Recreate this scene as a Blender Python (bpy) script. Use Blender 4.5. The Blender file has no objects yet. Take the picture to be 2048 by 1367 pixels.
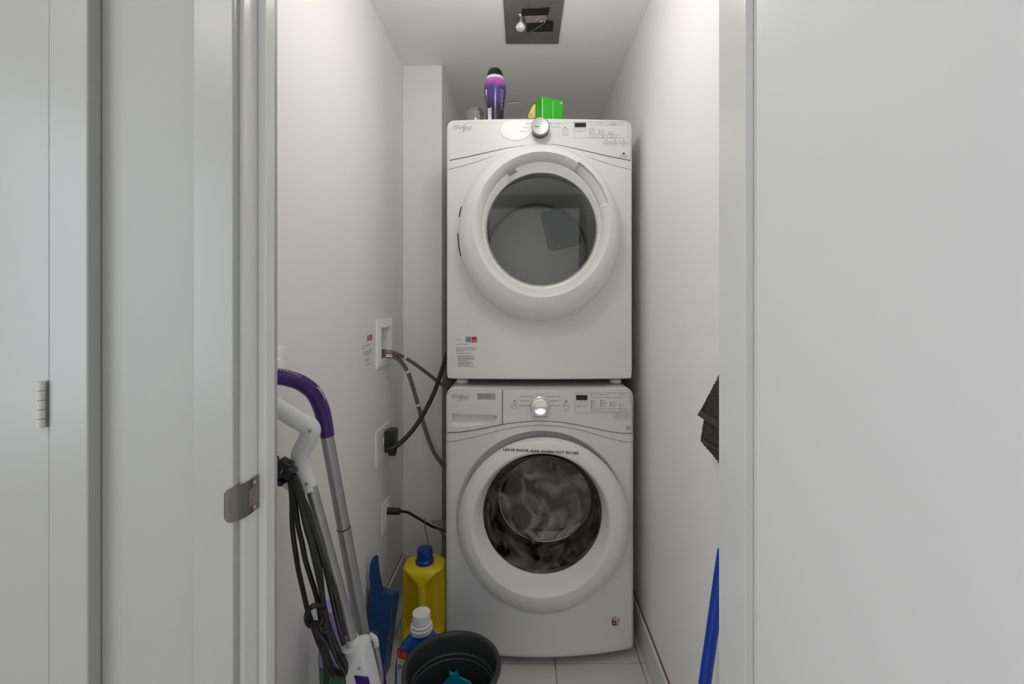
import bpy, bmesh, math, random
from mathutils import Vector, Matrix
R = random.Random(7)
C = bpy.context.scene.collection
SC = bpy.context.scene

# ------------------------------------------------------------------ camera, world, lights, exposure
F, VX, VY, CAMZ = 910.0, 1045.0, 607.0, 1.28        # focal length in px, vanishing point, eye height
cam = bpy.data.cameras.new('camera'); cam_o = bpy.data.objects.new('camera', cam); C.objects.link(cam_o)
cam_o.location = (0, 0, CAMZ); cam_o.rotation_euler = (math.pi/2, 0, 0)
cam.sensor_width = 36.0; cam.lens = F/2048*36.0
cam.shift_x = (1024-VX)/2048; cam.shift_y = (VY-683.5)/2048
cam.clip_start = 0.01
SC.camera = cam_o

w = bpy.data.worlds.new('world'); SC.world = w; w.use_nodes = True
w.node_tree.nodes['Background'].inputs[0].default_value = (0.80, 0.88, 1.0, 1)
w.node_tree.nodes['Background'].inputs[1].default_value = 0.25

def area(name, loc, rot, sx, sy, energy, col):
    l = bpy.data.lights.new(name, 'AREA'); l.shape = 'RECTANGLE'; l.size = sx; l.size_y = sy
    l.energy = energy; l.color = col
    o = bpy.data.objects.new(name, l); C.objects.link(o); o.location = loc; o.rotation_euler = rot
    return o
area('window_daylight', (-1.46, -0.55, 1.38), (0, math.radians(-90), 0), 1.0, 1.0, 8.2, (0.84, 0.92, 1.0))
area('hall_fill_light', (0.0, -2.46, 1.25), (math.radians(90), 0, 0), 2.9, 2.3, 12.8, (0.95, 0.975, 1.0))  # fill light added behind the camera, no window known there
area('hall_ceiling_light', (-1.22, -0.66, 2.445), (0, 0, 0), 0.42, 0.42, 5, (1.0, 0.95, 0.90))
LAMP = 17.3
SC.view_settings.view_transform = 'Standard'; SC.view_settings.look = 'None'
SC.view_settings.gamma = 1.0; SC.view_settings.use_curve_mapping = False
SC.view_settings.exposure = 0.38
SC.cycles.max_bounces = 10; SC.cycles.diffuse_bounces = 6; SC.cycles.transparent_max_bounces = 12

# ------------------------------------------------------------------ helpers
def P(px, py, Y):
    return Vector(((px-VX)/F*Y, Y, CAMZ+(VY-py)/F*Y))
OFF = {}
PRINTS = ('console_print', 'indicator_marks', 'sticker_print', 'sticker_lettering', 'label_print', 'bottle_lettering', 'door_lettering', 'box_print', 'red_stripes', 'label_numerals', 'grip_glint_dots', 'grille_holes')   # writing: many tiny flat marks
def tag(o, label=None, cat=None, group=None, kind=None):
    if label: o['label'] = label
    if cat: o['category'] = cat
    if group: o['group'] = group
    if kind: o['kind'] = kind
    return o
def thing(name, label, cat, loc, group=None):
    o = bpy.data.objects.new(name, None); C.objects.link(o); o.location = loc
    o.empty_display_size = 0.05
    OFF[o.name] = Vector(loc)
    return tag(o, label, cat, group)
def link(name, me, mat, parent=None, smooth=True, sharp=35):
    o = bpy.data.objects.new(name, me); C.objects.link(o)
    if mat is not None and not me.materials: me.materials.append(mat)
    off = Vector((0, 0, 0))
    if parent is not None:
        off = OFF.get(parent.name, off); o.parent = parent
        if off.length > 0: me.transform(Matrix.Translation(-off))
    OFF[o.name] = off
    for p in me.polygons: p.use_smooth = smooth
    if smooth:
        me.set_sharp_from_angle(angle=math.radians(sharp))
        wn = o.modifiers.new('weighted_normal', 'WEIGHTED_NORMAL'); wn.keep_sharp = True; wn.weight = 60
    return o
def obj(name, bm, mat, parent=None, smooth=True, sharp=36, label=None):
    bmesh.ops.recalc_face_normals(bm, faces=bm.faces[:])
    me = bpy.data.meshes.new(name); bm.to_mesh(me); bm.free()
    o = link(name, me, mat, parent, smooth, sharp)
    if label: o['label'] = label
    if name in PRINTS: o['kind'] = 'stuff'
    return o
def struct(name, bm, mat, parent=None, smooth=False):
    o = obj(name, bm, mat, parent, smooth)
    if parent is None: o['kind'] = 'structure'
    return o
def B(): return bmesh.new()
def box(bm, x0, x1, y0, y1, z0, z1, bev=0.0, M=None, seg=2):
    vs = [bm.verts.new((x, y, z)) for x in (x0, x1) for y in (y0, y1) for z in (z0, z1)]
    fs = [bm.faces.new([vs[i] for i in f]) for f in ((0,1,3,2),(4,6,7,5),(0,4,5,1),(2,3,7,6),(0,2,6,4),(1,5,7,3))]
    if bev > 0:
        es = list({e for f in fs for e in f.edges})
        r = bmesh.ops.bevel(bm, geom=es, offset=bev, segments=seg, profile=0.5, affect='EDGES')
        vs = list({v for f in r['faces'] for v in f.verts} | {v for v in vs if v.is_valid})
    if M is not None: bmesh.ops.transform(bm, matrix=M, verts=[v for v in vs if v.is_valid])
    return bm
def rings(bm, rs, cap0=False, cap1=False, closed=True):
    """loft between rings of equal length"""
    vr = [[bm.verts.new(p) for p in r] for r in rs]
    n = len(rs[0])
    for a, b in zip(vr[:-1], vr[1:]):
        for i in range(n if closed else n-1):
            j = (i+1) % n
            try: bm.faces.new((a[i], a[j], b[j], b[i]))
            except ValueError: pass
    if cap0: bm.faces.new(vr[0][::-1])
    if cap1: bm.faces.new(vr[-1])
    return vr
def lathe(bm, prof, center, n=40, axis='Z', cap0=True, cap1=True, sx=1.0, sy=1.0, M=None):
    rs = []
    for r, h in prof:
        ring = []
        for i in range(n):
            a = 2*math.pi*i/n
            if axis == 'Z': v = Vector((r*math.cos(a)*sx, r*math.sin(a)*sy, h))
            elif axis == 'Y': v = Vector((r*math.cos(a)*sx, h, r*math.sin(a)*sy))
            else: v = Vector((h, r*math.cos(a)*sx, r*math.sin(a)*sy))
            if M is not None: v = M @ v
            ring.append(v+Vector(center))
        rs.append(ring)
    rings(bm, rs, cap0, cap1); return bm
def smooth_path(pts, k=6):
    pts = [Vector(p) for p in pts]
    if len(pts) < 3: return pts
    out = []
    for i in range(len(pts)-1):
        p0 = pts[max(i-1, 0)]; p1 = pts[i]; p2 = pts[i+1]; p3 = pts[min(i+2, len(pts)-1)]
        for j in range(k):
            t = j/k
            out.append(0.5*((2*p1)+(p2-p0)*t+(2*p0-5*p1+4*p2-p3)*t*t+(3*p1-p0-3*p2+p3)*t**3))
    out.append(pts[-1]); return out
def tube(bm, pts, rad, n=10, k=6, cap=True, flat=1.0, up=None):
    ps = smooth_path(pts, k) if k else [Vector(p) for p in pts]
    m = len(ps); rs = []; n = max(n, 12) if flat == 1.0 and k else n
    nrm = None
    for i, p in enumerate(ps):
        t = (ps[min(i+1, m-1)]-ps[max(i-1, 0)]).normalized()
        if nrm is None:
            a = Vector(up) if up is not None else (Vector((0, 0, 1)) if abs(t.z) < 0.9 else Vector((0, 1, 0)))
            nrm = (a-t*a.dot(t)).normalized()
        else: nrm = (nrm-t*nrm.dot(t)).normalized()
        bn = t.cross(nrm)
        r = rad(i/(m-1)) if callable(rad) else rad
        rs.append([p+nrm*(r*math.cos(2*math.pi*j/n))+bn*(r*flat*math.sin(2*math.pi*j/n)) for j in range(n)])
    rings(bm, rs, cap, cap); return bm
def prism(bm, pts, d):
    """pts planar 3-D outline, d extrusion vector"""
    d = Vector(d); a = [Vector(p) for p in pts]
    rings(bm, [a, [p+d for p in a]], True, True); return bm
def ray_frame(p0, p1, up=(0, 0, 1)):
    z = (Vector(p1)-Vector(p0)).normalized(); x = Vector(up).cross(z)
    if x.length < 1e-4: x = Vector((1, 0, 0))
    x.normalize(); y = z.cross(x)
    return Matrix((x, y, z)).transposed()
def ell(px, py, a, b, Y, n=128, ph=0):
    c = P(px, py, Y); s = Y/F
    return [Vector((c.x+a*s*math.cos(2*math.pi*i/n+ph), Y, c.z+b*s*math.sin(2*math.pi*i/n+ph))) for i in range(n)]
_tc = {}
def text_geo(s, shear=0.0, space=1.0, bold=0.0):
    key = (s, shear, space, bold)
    if key in _tc: return _tc[key]
    cu = bpy.data.curves.new('t', 'FONT'); cu.body = s; cu.align_x = 'CENTER'; cu.align_y = 'CENTER'
    cu.shear = shear; cu.space_character = space; cu.resolution_u = 2; cu.size = 1.0; cu.offset = bold
    o = bpy.data.objects.new('t', cu); C.objects.link(o)
    bpy.context.view_layer.update()
    dg = bpy.context.evaluated_depsgraph_get()
    me = bpy.data.meshes.new_from_object(o.evaluated_get(dg))
    vs = [tuple(v.co) for v in me.vertices]; fs = [tuple(p.vertices) for p in me.polygons]
    bpy.data.objects.remove(o); bpy.data.curves.remove(cu); bpy.data.meshes.remove(me)
    _tc[key] = (vs, fs); return vs, fs
def add_geo(bm, vs, fs, f):
    vv = [bm.verts.new(f(v[0], v[1])) for v in vs]
    for q in fs:
        try: bm.faces.new([vv[i] for i in q])
        except ValueError: pass
def put_text(bm, s, cx, cy, h, fn, shear=0.0, space=1.0, wid=1.0, rot=0.0, bold=0.0):
    """fn(px,py) -> world point; h cap height in the same units"""
    vs, fs = text_geo(s, shear, space, bold); k = h/0.70
    c, sn = math.cos(rot), math.sin(rot)
    add_geo(bm, vs, fs, lambda u, v: fn(cx+(u*wid*c-v*sn)*k, cy-(u*wid*sn+v*c)*k))
def put_rect(bm, x0, y0, x1, y1, fn, n=1):
    for i in range(n):
        a = x0+(x1-x0)*i/n; b = x0+(x1-x0)*(i+1)/n
        bm.faces.new([bm.verts.new(fn(*q)) for q in ((a, y0), (b, y0), (b, y1), (a, y1))])
def put_frame(bm, x0, y0, x1, y1, t, fn):
    put_rect(bm, x0, y0, x1, y0+t, fn, 6); put_rect(bm, x0, y1-t, x1, y1, fn, 6)
    put_rect(bm, x0, y0, x0+t, y1, fn); put_rect(bm, x1-t, y0, x1, y1, fn)
def put_ring(bm, cx, cy, r0, r1, fn, n=28, a0=0, a1=2*math.pi):
    for i in range(n):
        a = a0+(a1-a0)*i/n; b = a0+(a1-a0)*(i+1)/n
        q = [(r0, a), (r1, a), (r1, b), (r0, b)]
        if r0 == 0: q = [(0, a), (r1, a), (r1, b)]
        bm.faces.new([bm.verts.new(fn(cx+r*math.cos(t), cy+r*math.sin(t))) for r, t in q])

# ------------------------------------------------------------------ materials
def mat(name, col, rough=0.5, metal=0.0, noise=0.0, nscale=8.0, bump=0.0, bscale=120.0, coat=0.0, trans=0.0, spec=0.5):
    m = bpy.data.materials.new(name); m.use_nodes = True; nt = m.node_tree
    b = nt.nodes['Principled BSDF']
    b.inputs['Base Color'].default_value = (*col, 1); b.inputs['Roughness'].default_value = rough
    b.inputs['Metallic'].default_value = metal; b.inputs['Coat Weight'].default_value = coat
    b.inputs['Specular IOR Level'].default_value = spec
    tc = nt.nodes.new('ShaderNodeTexCoord')
    if noise > 0:
        n = nt.nodes.new('ShaderNodeTexNoise'); n.inputs['Scale'].default_value = nscale; n.inputs['Detail'].default_value = 4
        r = nt.nodes.new('ShaderNodeMapRange'); r.inputs['To Min'].default_value = 1-noise; r.inputs['To Max'].default_value = 1+noise
        mx = nt.nodes.new('ShaderNodeVectorMath'); mx.operation = 'SCALE'; mx.inputs[0].default_value = col
        nt.links.new(tc.outputs['Object'], n.inputs['Vector']); nt.links.new(n.outputs['Fac'], r.inputs['Value'])
        nt.links.new(r.outputs['Result'], mx.inputs['Scale']); nt.links.new(mx.outputs[0], b.inputs['Base Color'])
    if bump > 0:
        n2 = nt.nodes.new('ShaderNodeTexNoise'); n2.inputs['Scale'].default_value = bscale; n2.inputs['Detail'].default_value = 2
        bp = nt.nodes.new('ShaderNodeBump'); bp.inputs['Strength'].default_value = bump; bp.inputs['Distance'].default_value = 0.002
        nt.links.new(tc.outputs['Object'], n2.inputs['Vector']); nt.links.new(n2.outputs['Fac'], bp.inputs['Height'])
        nt.links.new(bp.outputs['Normal'], b.inputs['Normal'])
    return m
def glass(name, tint, refl=0.10, rough=0.02, haze=None, grz=0.6):
    """thin clear sheet: tinted see-through with a mirror-like film"""
    m = bpy.data.materials.new(name); m.use_nodes = True; nt = m.node_tree; nt.nodes.clear()
    out = nt.nodes.new('ShaderNodeOutputMaterial'); tr = nt.nodes.new('ShaderNodeBsdfTransparent')
    tr.inputs[0].default_value = (*tint, 1)
    gl = nt.nodes.new('ShaderNodeBsdfGlossy'); gl.inputs['Roughness'].default_value = rough
    lw = nt.nodes.new('ShaderNodeLayerWeight'); lw.inputs['Blend'].default_value = 0.35
    mr = nt.nodes.new('ShaderNodeMapRange'); mr.inputs['To Min'].default_value = refl; mr.inputs['To Max'].default_value = grz
    mix = nt.nodes.new('ShaderNodeMixShader')
    nt.links.new(lw.outputs['Facing'], mr.inputs['Value']); nt.links.new(mr.outputs[0], mix.inputs[0])
    nt.links.new(tr.outputs[0], mix.inputs[1]); nt.links.new(gl.outputs[0], mix.inputs[2])
    last = mix
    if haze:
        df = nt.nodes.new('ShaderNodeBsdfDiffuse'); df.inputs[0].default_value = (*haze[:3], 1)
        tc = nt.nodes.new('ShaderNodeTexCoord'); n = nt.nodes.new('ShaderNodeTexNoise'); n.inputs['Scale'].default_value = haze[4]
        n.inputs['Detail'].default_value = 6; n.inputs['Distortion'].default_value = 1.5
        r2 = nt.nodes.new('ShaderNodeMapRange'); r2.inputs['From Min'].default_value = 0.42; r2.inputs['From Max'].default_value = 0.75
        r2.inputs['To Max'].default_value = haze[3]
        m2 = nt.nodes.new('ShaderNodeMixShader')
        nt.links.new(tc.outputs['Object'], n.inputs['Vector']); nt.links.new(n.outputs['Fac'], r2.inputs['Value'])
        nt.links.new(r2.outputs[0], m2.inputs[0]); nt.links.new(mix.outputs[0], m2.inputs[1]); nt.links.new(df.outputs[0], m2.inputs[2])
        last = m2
    nt.links.new(last.outputs[0], out.inputs[0])
    return m
M = {}
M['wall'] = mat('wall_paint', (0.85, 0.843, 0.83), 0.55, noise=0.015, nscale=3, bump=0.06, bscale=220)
M['walldim'] = mat('hall_wall_dimmed', (0.405, 0.405, 0.395), 0.5, noise=0.015, nscale=3, bump=0.06, bscale=220)  # wall paint darkened: dimness of the hall-facing side put into the colour
M['ceil'] = mat('ceiling_paint', (0.93, 0.925, 0.915), 0.8, noise=0.01, bump=0.05, bscale=200)
M['trim'] = mat('trim_gloss_dimmed', (0.41, 0.41, 0.40), 0.28, bump=0.05, bscale=90)  # woodwork paint darkened, its hall-side dimness put into the colour
M['door'] = mat('door_jamb_paint_lit', (0.70, 0.70, 0.695), 0.24, bump=0.04, bscale=70)  # lighter woodwork paint, the stronger light on door and jambs put into it
M['base'] = mat('baseboard_paint', (0.66, 0.65, 0.62), 0.4)
M['rawedge'] = mat('unpainted_gap', (0.13, 0.07, 0.035), 0.8, noise=0.4, nscale=60)
M['tile'] = mat('floor_tile', (0.60, 0.58, 0.55), 0.35, noise=0.05, nscale=10)
M['grout'] = mat('grout', (0.22, 0.20, 0.18), 0.9)
M['hallfloor'] = mat('hall_floor', (0.60, 0.57, 0.53), 0.4, noise=0.1, nscale=6)
M['enamel'] = mat('white_enamel', (0.72, 0.72, 0.71), 0.28)
M['plastic'] = mat('white_plastic', (0.76, 0.76, 0.75), 0.30)
M['plate'] = mat('plate_plastic', (0.93, 0.93, 0.92), 0.3)
M['sheet2'] = mat('pale_pink_sticker', (0.745, 0.73, 0.72), 0.4)
M['sheet'] = mat('pale_sticker', (0.84, 0.83, 0.82), 0.4)
M['console'] = mat('console_plastic', (0.70, 0.70, 0.69), 0.38)
M['ring'] = mat('door_ring_plastic', (0.74, 0.74, 0.73), 0.22)
M['bezel'] = mat('door_bezel_plastic', (0.82, 0.82, 0.81), 0.15)
M['glare'] = mat('glossy_oval', (0.76, 0.76, 0.75), 0.33)
M['seam'] = mat('dark_seam', (0.05, 0.05, 0.05), 0.8)
M['ink'] = mat('grey_print', (0.12, 0.12, 0.125), 0.6)
M['inkl'] = mat('pale_grey_print', (0.33, 0.33, 0.33), 0.5)
M['black'] = mat('black_print', (0.02, 0.02, 0.02), 0.5)
M['badge'] = mat('badge_silver', (0.42, 0.42, 0.42), 0.35, metal=0.6)
M['lcd'] = mat('dark_display', (0.025, 0.022, 0.015), 0.12)
M['chrome'] = mat('chrome', (0.85, 0.85, 0.85), 0.06, metal=1.0)
M['satin'] = mat('satin_metal', (0.62, 0.61, 0.60), 0.25, metal=1.0)
M['greyprint2'] = mat('silver_print', (0.40, 0.39, 0.42), 0.5)
M['knob'] = mat('knob_metal', (0.34, 0.34, 0.335), 0.45, metal=1.0)
M['alu'] = mat('brushed_tube', (0.36, 0.36, 0.365), 0.38, metal=0.75)
M['steel'] = mat('strike_steel', (0.23, 0.225, 0.215), 0.22, metal=1.0)
M['brass'] = mat('valve_brass', (0.36, 0.26, 0.15), 0.3, metal=1.0)
M['braid'] = mat('braided_hose', (0.26, 0.245, 0.225), 0.45, metal=0.6, noise=0.4, nscale=400)
M['drum'] = mat('drum_enamel', (0.55, 0.55, 0.53), 0.35)
M['drumdark'] = mat('grille_grey', (0.085, 0.085, 0.082), 0.5)
M['hole'] = mat('dark_holes', (0.02, 0.02, 0.02), 0.8)
M['sdrum'] = mat('steel_drum', (0.20, 0.19, 0.18), 0.30, metal=0.9, noise=0.35, nscale=9)
M['gasket'] = mat('rubber_gasket', (0.03, 0.03, 0.03), 0.5)
M['dglass'] = glass('smoked_door_glass', (0.86, 0.87, 0.85), 0.055, 0.02)
M['wglass'] = glass('washer_bowl_glass', (0.50, 0.49, 0.47), 0.10, 0.03, (0.42, 0.40, 0.385, 0.5, 11.0), 0.30)  # pale noise haze painted in for hall reflections and laundry in the bowl
M['wglass2'] = glass('washer_bowl_end', (0.55, 0.54, 0.52), 0.06, 0.03, (0.60, 0.57, 0.55, 0.75, 9.0), 0.30)  # stronger haze here, reflections painted the same way
M['cglass'] = glass('clear_glass', (0.92, 0.92, 0.90), 0.10, 0.02)
M['poly'] = glass('clear_plastic_bag', (0.75, 0.74, 0.72), 0.22, 0.12, (0.6, 0.58, 0.55, 0.5, 60.0))
M['purple'] = mat('purple_plastic', (0.045, 0.008, 0.14), 0.25)
M['lav'] = mat('lavender_bottle', (0.36, 0.27, 0.58), 0.25)
M['green'] = mat('green_label', (0.02, 0.20, 0.07), 0.4)
M['wplas'] = mat('mop_white_plastic', (0.66, 0.67, 0.68), 0.35)
M['cord'] = mat('black_cord', (0.012, 0.012, 0.012), 0.45)
M['blackpl'] = mat('black_plastic', (0.018, 0.018, 0.018), 0.35)
M['bluepan'] = mat('dustpan_blue', (0.003, 0.058, 0.20), 0.35)
M['bluepole'] = mat('blue_pole', (0.005, 0.045, 0.36), 0.35)
M['bluejug'] = mat('jug_blue', (0.004, 0.075, 0.46), 0.22)
M['bluecap'] = mat('cap_blue', (0.004, 0.030, 0.27), 0.3)
M['yellow'] = mat('jug_yellow', (0.80, 0.60, 0.010), 0.35)
M['whitecap'] = mat('cap_white', (0.80, 0.79, 0.77), 0.4)
M['red'] = mat('red_print', (0.50, 0.02, 0.015), 0.4)
M['orange'] = mat('orange_print', (0.95, 0.42, 0.04), 0.5)
M['paper'] = mat('label_paper', (0.66, 0.65, 0.63), 0.5)
M['greypr'] = mat('grey_block', (0.25, 0.25, 0.27), 0.5)
M['bucket'] = mat('bucket_charcoal', (0.040, 0.040, 0.042), 0.50, noise=0.2, nscale=30)
M['cyan'] = mat('cyan_plastic', (0.0, 0.36, 0.55), 0.35)
M['towel'] = mat('towel_charcoal', (0.13, 0.122, 0.12), 0.95, noise=0.5, nscale=300, bump=1.0, bscale=380)
M['hem'] = mat('towel_hem', (0.13, 0.127, 0.122), 0.8, bump=0.2, bscale=300)
M['boxgreen'] = mat('green_card', (0.030, 0.50, 0.015), 0.35)
M['boxdark'] = mat('green_card_side', (0.030, 0.46, 0.015), 0.4)
M['brown'] = mat('raw_card', (0.33, 0.20, 0.12), 0.8)
M['packet'] = mat('yellow_packet', (0.80, 0.60, 0.02), 0.35, noise=0.3, nscale=50)
M['pblue'] = mat('pale_blue_print', (0.42, 0.50, 0.65), 0.4)
M['panel'] = mat('grey_primer_panel', (0.165, 0.160, 0.150), 0.7, noise=0.35, nscale=14)
M['tape'] = mat('black_tape', (0.012, 0.012, 0.008), 0.55, bump=0.4, bscale=60)
M['bulb'] = mat('white_bulb', (0.85, 0.84, 0.80), 0.25)
M['dust'] = mat('dusty_socket', (0.30, 0.27, 0.26), 0.7, noise=0.5, nscale=120)
M['yellowtie'] = mat('yellow_tie', (0.30, 0.20, 0.01), 0.4)
M['gold'] = mat('gold_print', (0.60, 0.42, 0.08), 0.5)
M['navy'] = mat('navy_print', (0.02, 0.02, 0.12), 0.5)
M['hinge'] = mat('painted_hinge', (0.52, 0.51, 0.48), 0.4)
M['boxwhite'] = mat('white_card', (0.68, 0.66, 0.62), 0.6)
M['boxin'] = mat('tan_card_face', (0.20, 0.175, 0.13), 0.7)
# purple bottle sleeve: pink cloud at the shoulder, violet middle, near-black below (printed sleeve)
def sleeve():
    m = mat('printed_sleeve', (0.1, 0.05, 0.3), 0.2); nt = m.node_tree; b = nt.nodes['Principled BSDF']
    tc = nt.nodes.new('ShaderNodeTexCoord'); sp = nt.nodes.new('ShaderNodeSeparateXYZ')
    n = nt.nodes.new('ShaderNodeTexNoise'); n.inputs['Scale'].default_value = 45; n.inputs['Detail'].default_value = 5
    ad = nt.nodes.new('ShaderNodeMath'); ad.operation = 'MULTIPLY_ADD'; ad.inputs[1].default_value = 0.045
    mr = nt.nodes.new('ShaderNodeMapRange'); mr.inputs['From Min'].default_value = 0.02; mr.inputs['From Max'].default_value = 0.235
    cr = nt.nodes.new('ShaderNodeValToRGB'); e = cr.color_ramp.elements
    e[0].position = 0.0; e[0].color = (0.014, 0.010, 0.020, 1); e[1].position = 1.0; e[1].color = (0.70, 0.20, 0.55, 1)
    for p, c in ((0.42, (0.016, 0.010, 0.028, 1)), (0.60, (0.055, 0.035, 0.20, 1)), (0.78, (0.075, 0.035, 0.24, 1)), (0.89, (0.55, 0.12, 0.50, 1))):
        q = e.new(p); q.color = c
    nt.links.new(tc.outputs['Object'], n.inputs['Vector']); nt.links.new(tc.outputs['Object'], sp.inputs[0])
    nt.links.new(n.outputs['Fac'], ad.inputs[0]); nt.links.new(sp.outputs['Z'], ad.inputs[2])
    nt.links.new(ad.outputs[0], mr.inputs['Value']); nt.links.new(mr.outputs[0], cr.inputs[0]); nt.links.new(cr.outputs[0], b.inputs['Base Color'])
    return m
M['sleeve'] = sleeve()
def glow(name, col, st):
    m = mat(name, col); b = m.node_tree.nodes['Principled BSDF']
    b.inputs['Emission Color'].default_value = (*col, 1); b.inputs['Emission Strength'].default_value = st; return m
M['lamp'] = glow('lit_diffuser', (1.0, 0.965, 0.93), LAMP)

# ------------------------------------------------------------------ the setting
WL, WR, ZC = -0.538, 0.452, 2.349          # closet side walls, ceiling
YB, YCH, XCH = 2.66, 2.04, -0.361          # back wall, chase front, chase side
YJ = 0.618                                  # hall face of the front wall
XJ0, XJ1 = -0.378, 0.3305                   # jamb faces of the closet opening
HZ = 2.46                                   # hall ceiling
HB = (1.697, 1.828, 1.074, 1.188)           # opening for the washer supply box
bm = B()
for y0, y1, z0, z1 in ((0.74, HB[0], 0, ZC+0.1), (HB[1], YB+0.1, 0, ZC+0.1), (HB[0], HB[1], 0, HB[2]), (HB[0], HB[1], HB[3], ZC+0.1)):
    box(bm, WL-0.10, WL, y0, y1, z0, z1)
struct('wall_left', bm, M['wall'])
bm = B(); box(bm, WR, WR+0.10, 0.74, YB+0.1, 0, ZC+0.1); struct('wall_right', bm, M['wall'])
bm = B(); box(bm, WL, WR, YB, YB+0.1, 0, ZC+0.1); struct('wall_back', bm, M['wall'])
bm = B(); box(bm, WL, XCH, YCH, YB, 0, ZC, 0.003); struct('wall_inner', bm, M['wall'])
bm = B(); box(bm, WL, WR, 0.74, YB, ZC, ZC+0.1); struct('ceiling', bm, M['ceil'])
# front wall: left of the opening, right of it, header
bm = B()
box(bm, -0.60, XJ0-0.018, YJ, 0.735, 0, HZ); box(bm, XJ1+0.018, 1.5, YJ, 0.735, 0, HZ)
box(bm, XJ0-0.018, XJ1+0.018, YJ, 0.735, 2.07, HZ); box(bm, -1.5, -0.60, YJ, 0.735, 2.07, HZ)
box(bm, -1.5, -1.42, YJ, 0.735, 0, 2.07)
struct('wall_front', bm, M['walldim'])
bm = B(); box(bm, -1.6, -1.5, -2.5, 0.735, 0, HZ); struct('wall_hall_left', bm, M['wall'])
bm = B(); box(bm, 1.5, 1.6, -2.5, 0.735, 0, HZ); struct('wall_hall_right', bm, M['wall'])
bm = B(); box(bm, -1.5, 1.5, -2.6, -2.5, 0, HZ); struct('wall_hall_back', bm, M['wall'])
bm = B(); box(bm, -1.6, 1.6, -2.6, 0.735, HZ, HZ+0.1); struct('ceiling_hall', bm, M['ceil'])
bm = B(); box(bm, -1.5, 1.5, -2.45, -2.40, 0, 0.09); box(bm, -1.5, 1.5, -2.45, -2.40, 2.37, HZ)  # unseen frame and bars added to stripe the fill light's reflection
w1 = struct('fill_light_frame', bm, M['trim'])
for x in (-1.47, -0.62, -0.18, 0.55, 1.47):
    bm = B(); box(bm, x-0.035, x+0.035, -2.45, -2.40, 0.09, 2.37, 0.003); obj('fill_light_bar', bm, M['trim'], w1, False)
# floor: grout bed with single tiles
bm = B(); box(bm, -1.6, 1.6, -2.6, YB+0.1, -0.06, -0.004); fl = struct('floor', bm, M['grout'])
xj, yj = 0.1165, 1.622
i0 = 0
for ix in range(-3, 2):
    for iy in range(-2, 2):
        x0 = xj+ix*0.305; y0 = yj+iy*0.61
        xa, xb = max(x0+0.0015, WL), min(x0+0.305-0.0015, WR); ya, yb = max(y0+0.0015, 0.72), min(y0+0.61-0.0015, YB)
        if xb-xa < 0.02 or yb-ya < 0.02: continue
        bm = B(); box(bm, xa, xb, ya, yb, -0.006, R.uniform(-0.0004, 0.0002), 0.0008, seg=1); obj('tile', bm, M['tile'], fl, False)
bm = B(); box(bm, -1.5, 1.5, -2.5, 0.72, -0.006, 0.0); obj('hall_flooring', bm, M['hallfloor'], fl, False)
# baseboards
def baseboard(name, bx, gap):
    bm = B(); box(bm, *bx, 0.002); o = struct(name, bm, M['base'])
    bm = B(); box(bm, *gap); obj('open_gap', bm, M['rawedge'], o, False, label='unpainted brown gap along the top edge')
baseboard('baseboard_right', (WR-0.013, WR, 0.74, YB, 0.001, 0.114), (WR-0.0042, WR-0.0005, 0.74, YB, 0.113, 0.1175))
baseboard('baseboard_left', (WL, WL+0.013, 0.74, YCH, 0.001, 0.160), (WL+0.0004, WL+0.003, 0.74, YCH, 0.159, 0.162))
bm = B(); box(bm, WL+0.013, XCH, YCH-0.013, YCH, 0.001, 0.160, 0.002); struct('baseboard_inner', bm, M['base'])

# closet door frame, left side: casing, jamb, stop
def casing(bm, x0, x1, y0, y1, z0=0, z1=2.12):
    box(bm, x0, x1, y0, y1, z0, z1, 0.0025, seg=3)
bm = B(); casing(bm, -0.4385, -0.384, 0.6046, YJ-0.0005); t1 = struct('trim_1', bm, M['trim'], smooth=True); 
bm = B(); box(bm, XJ0-0.0178, XJ0, YJ+0.0, 0.672, 0, 2.05, 0.0012); box(bm, XJ0, -0.3657, 0.649, 0.6725, 0, 2.05, 0.002)
t2 = struct('trim_2', bm, M['door'], smooth=True)
# right side: jamb and stop
bm = B(); box(bm, XJ1, XJ1+0.0178, YJ, 0.738, 0, 2.05, 0.0012); box(bm, 0.318, XJ1, 0.650, 0.738, 0, 2.05, 0.002)
struct('trim_3', bm, M['door'], smooth=True)
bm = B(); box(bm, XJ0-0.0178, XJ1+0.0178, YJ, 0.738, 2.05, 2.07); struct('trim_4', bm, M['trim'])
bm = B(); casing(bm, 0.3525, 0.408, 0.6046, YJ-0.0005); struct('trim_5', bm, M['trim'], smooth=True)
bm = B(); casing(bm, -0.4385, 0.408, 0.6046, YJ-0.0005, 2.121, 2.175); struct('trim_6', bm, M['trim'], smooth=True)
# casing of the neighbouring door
bm = B(); casing(bm, -0.6225, -0.5707, 0.597, YJ-0.0005); struct('trim_7', bm, M['trim'], smooth=True)
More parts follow.
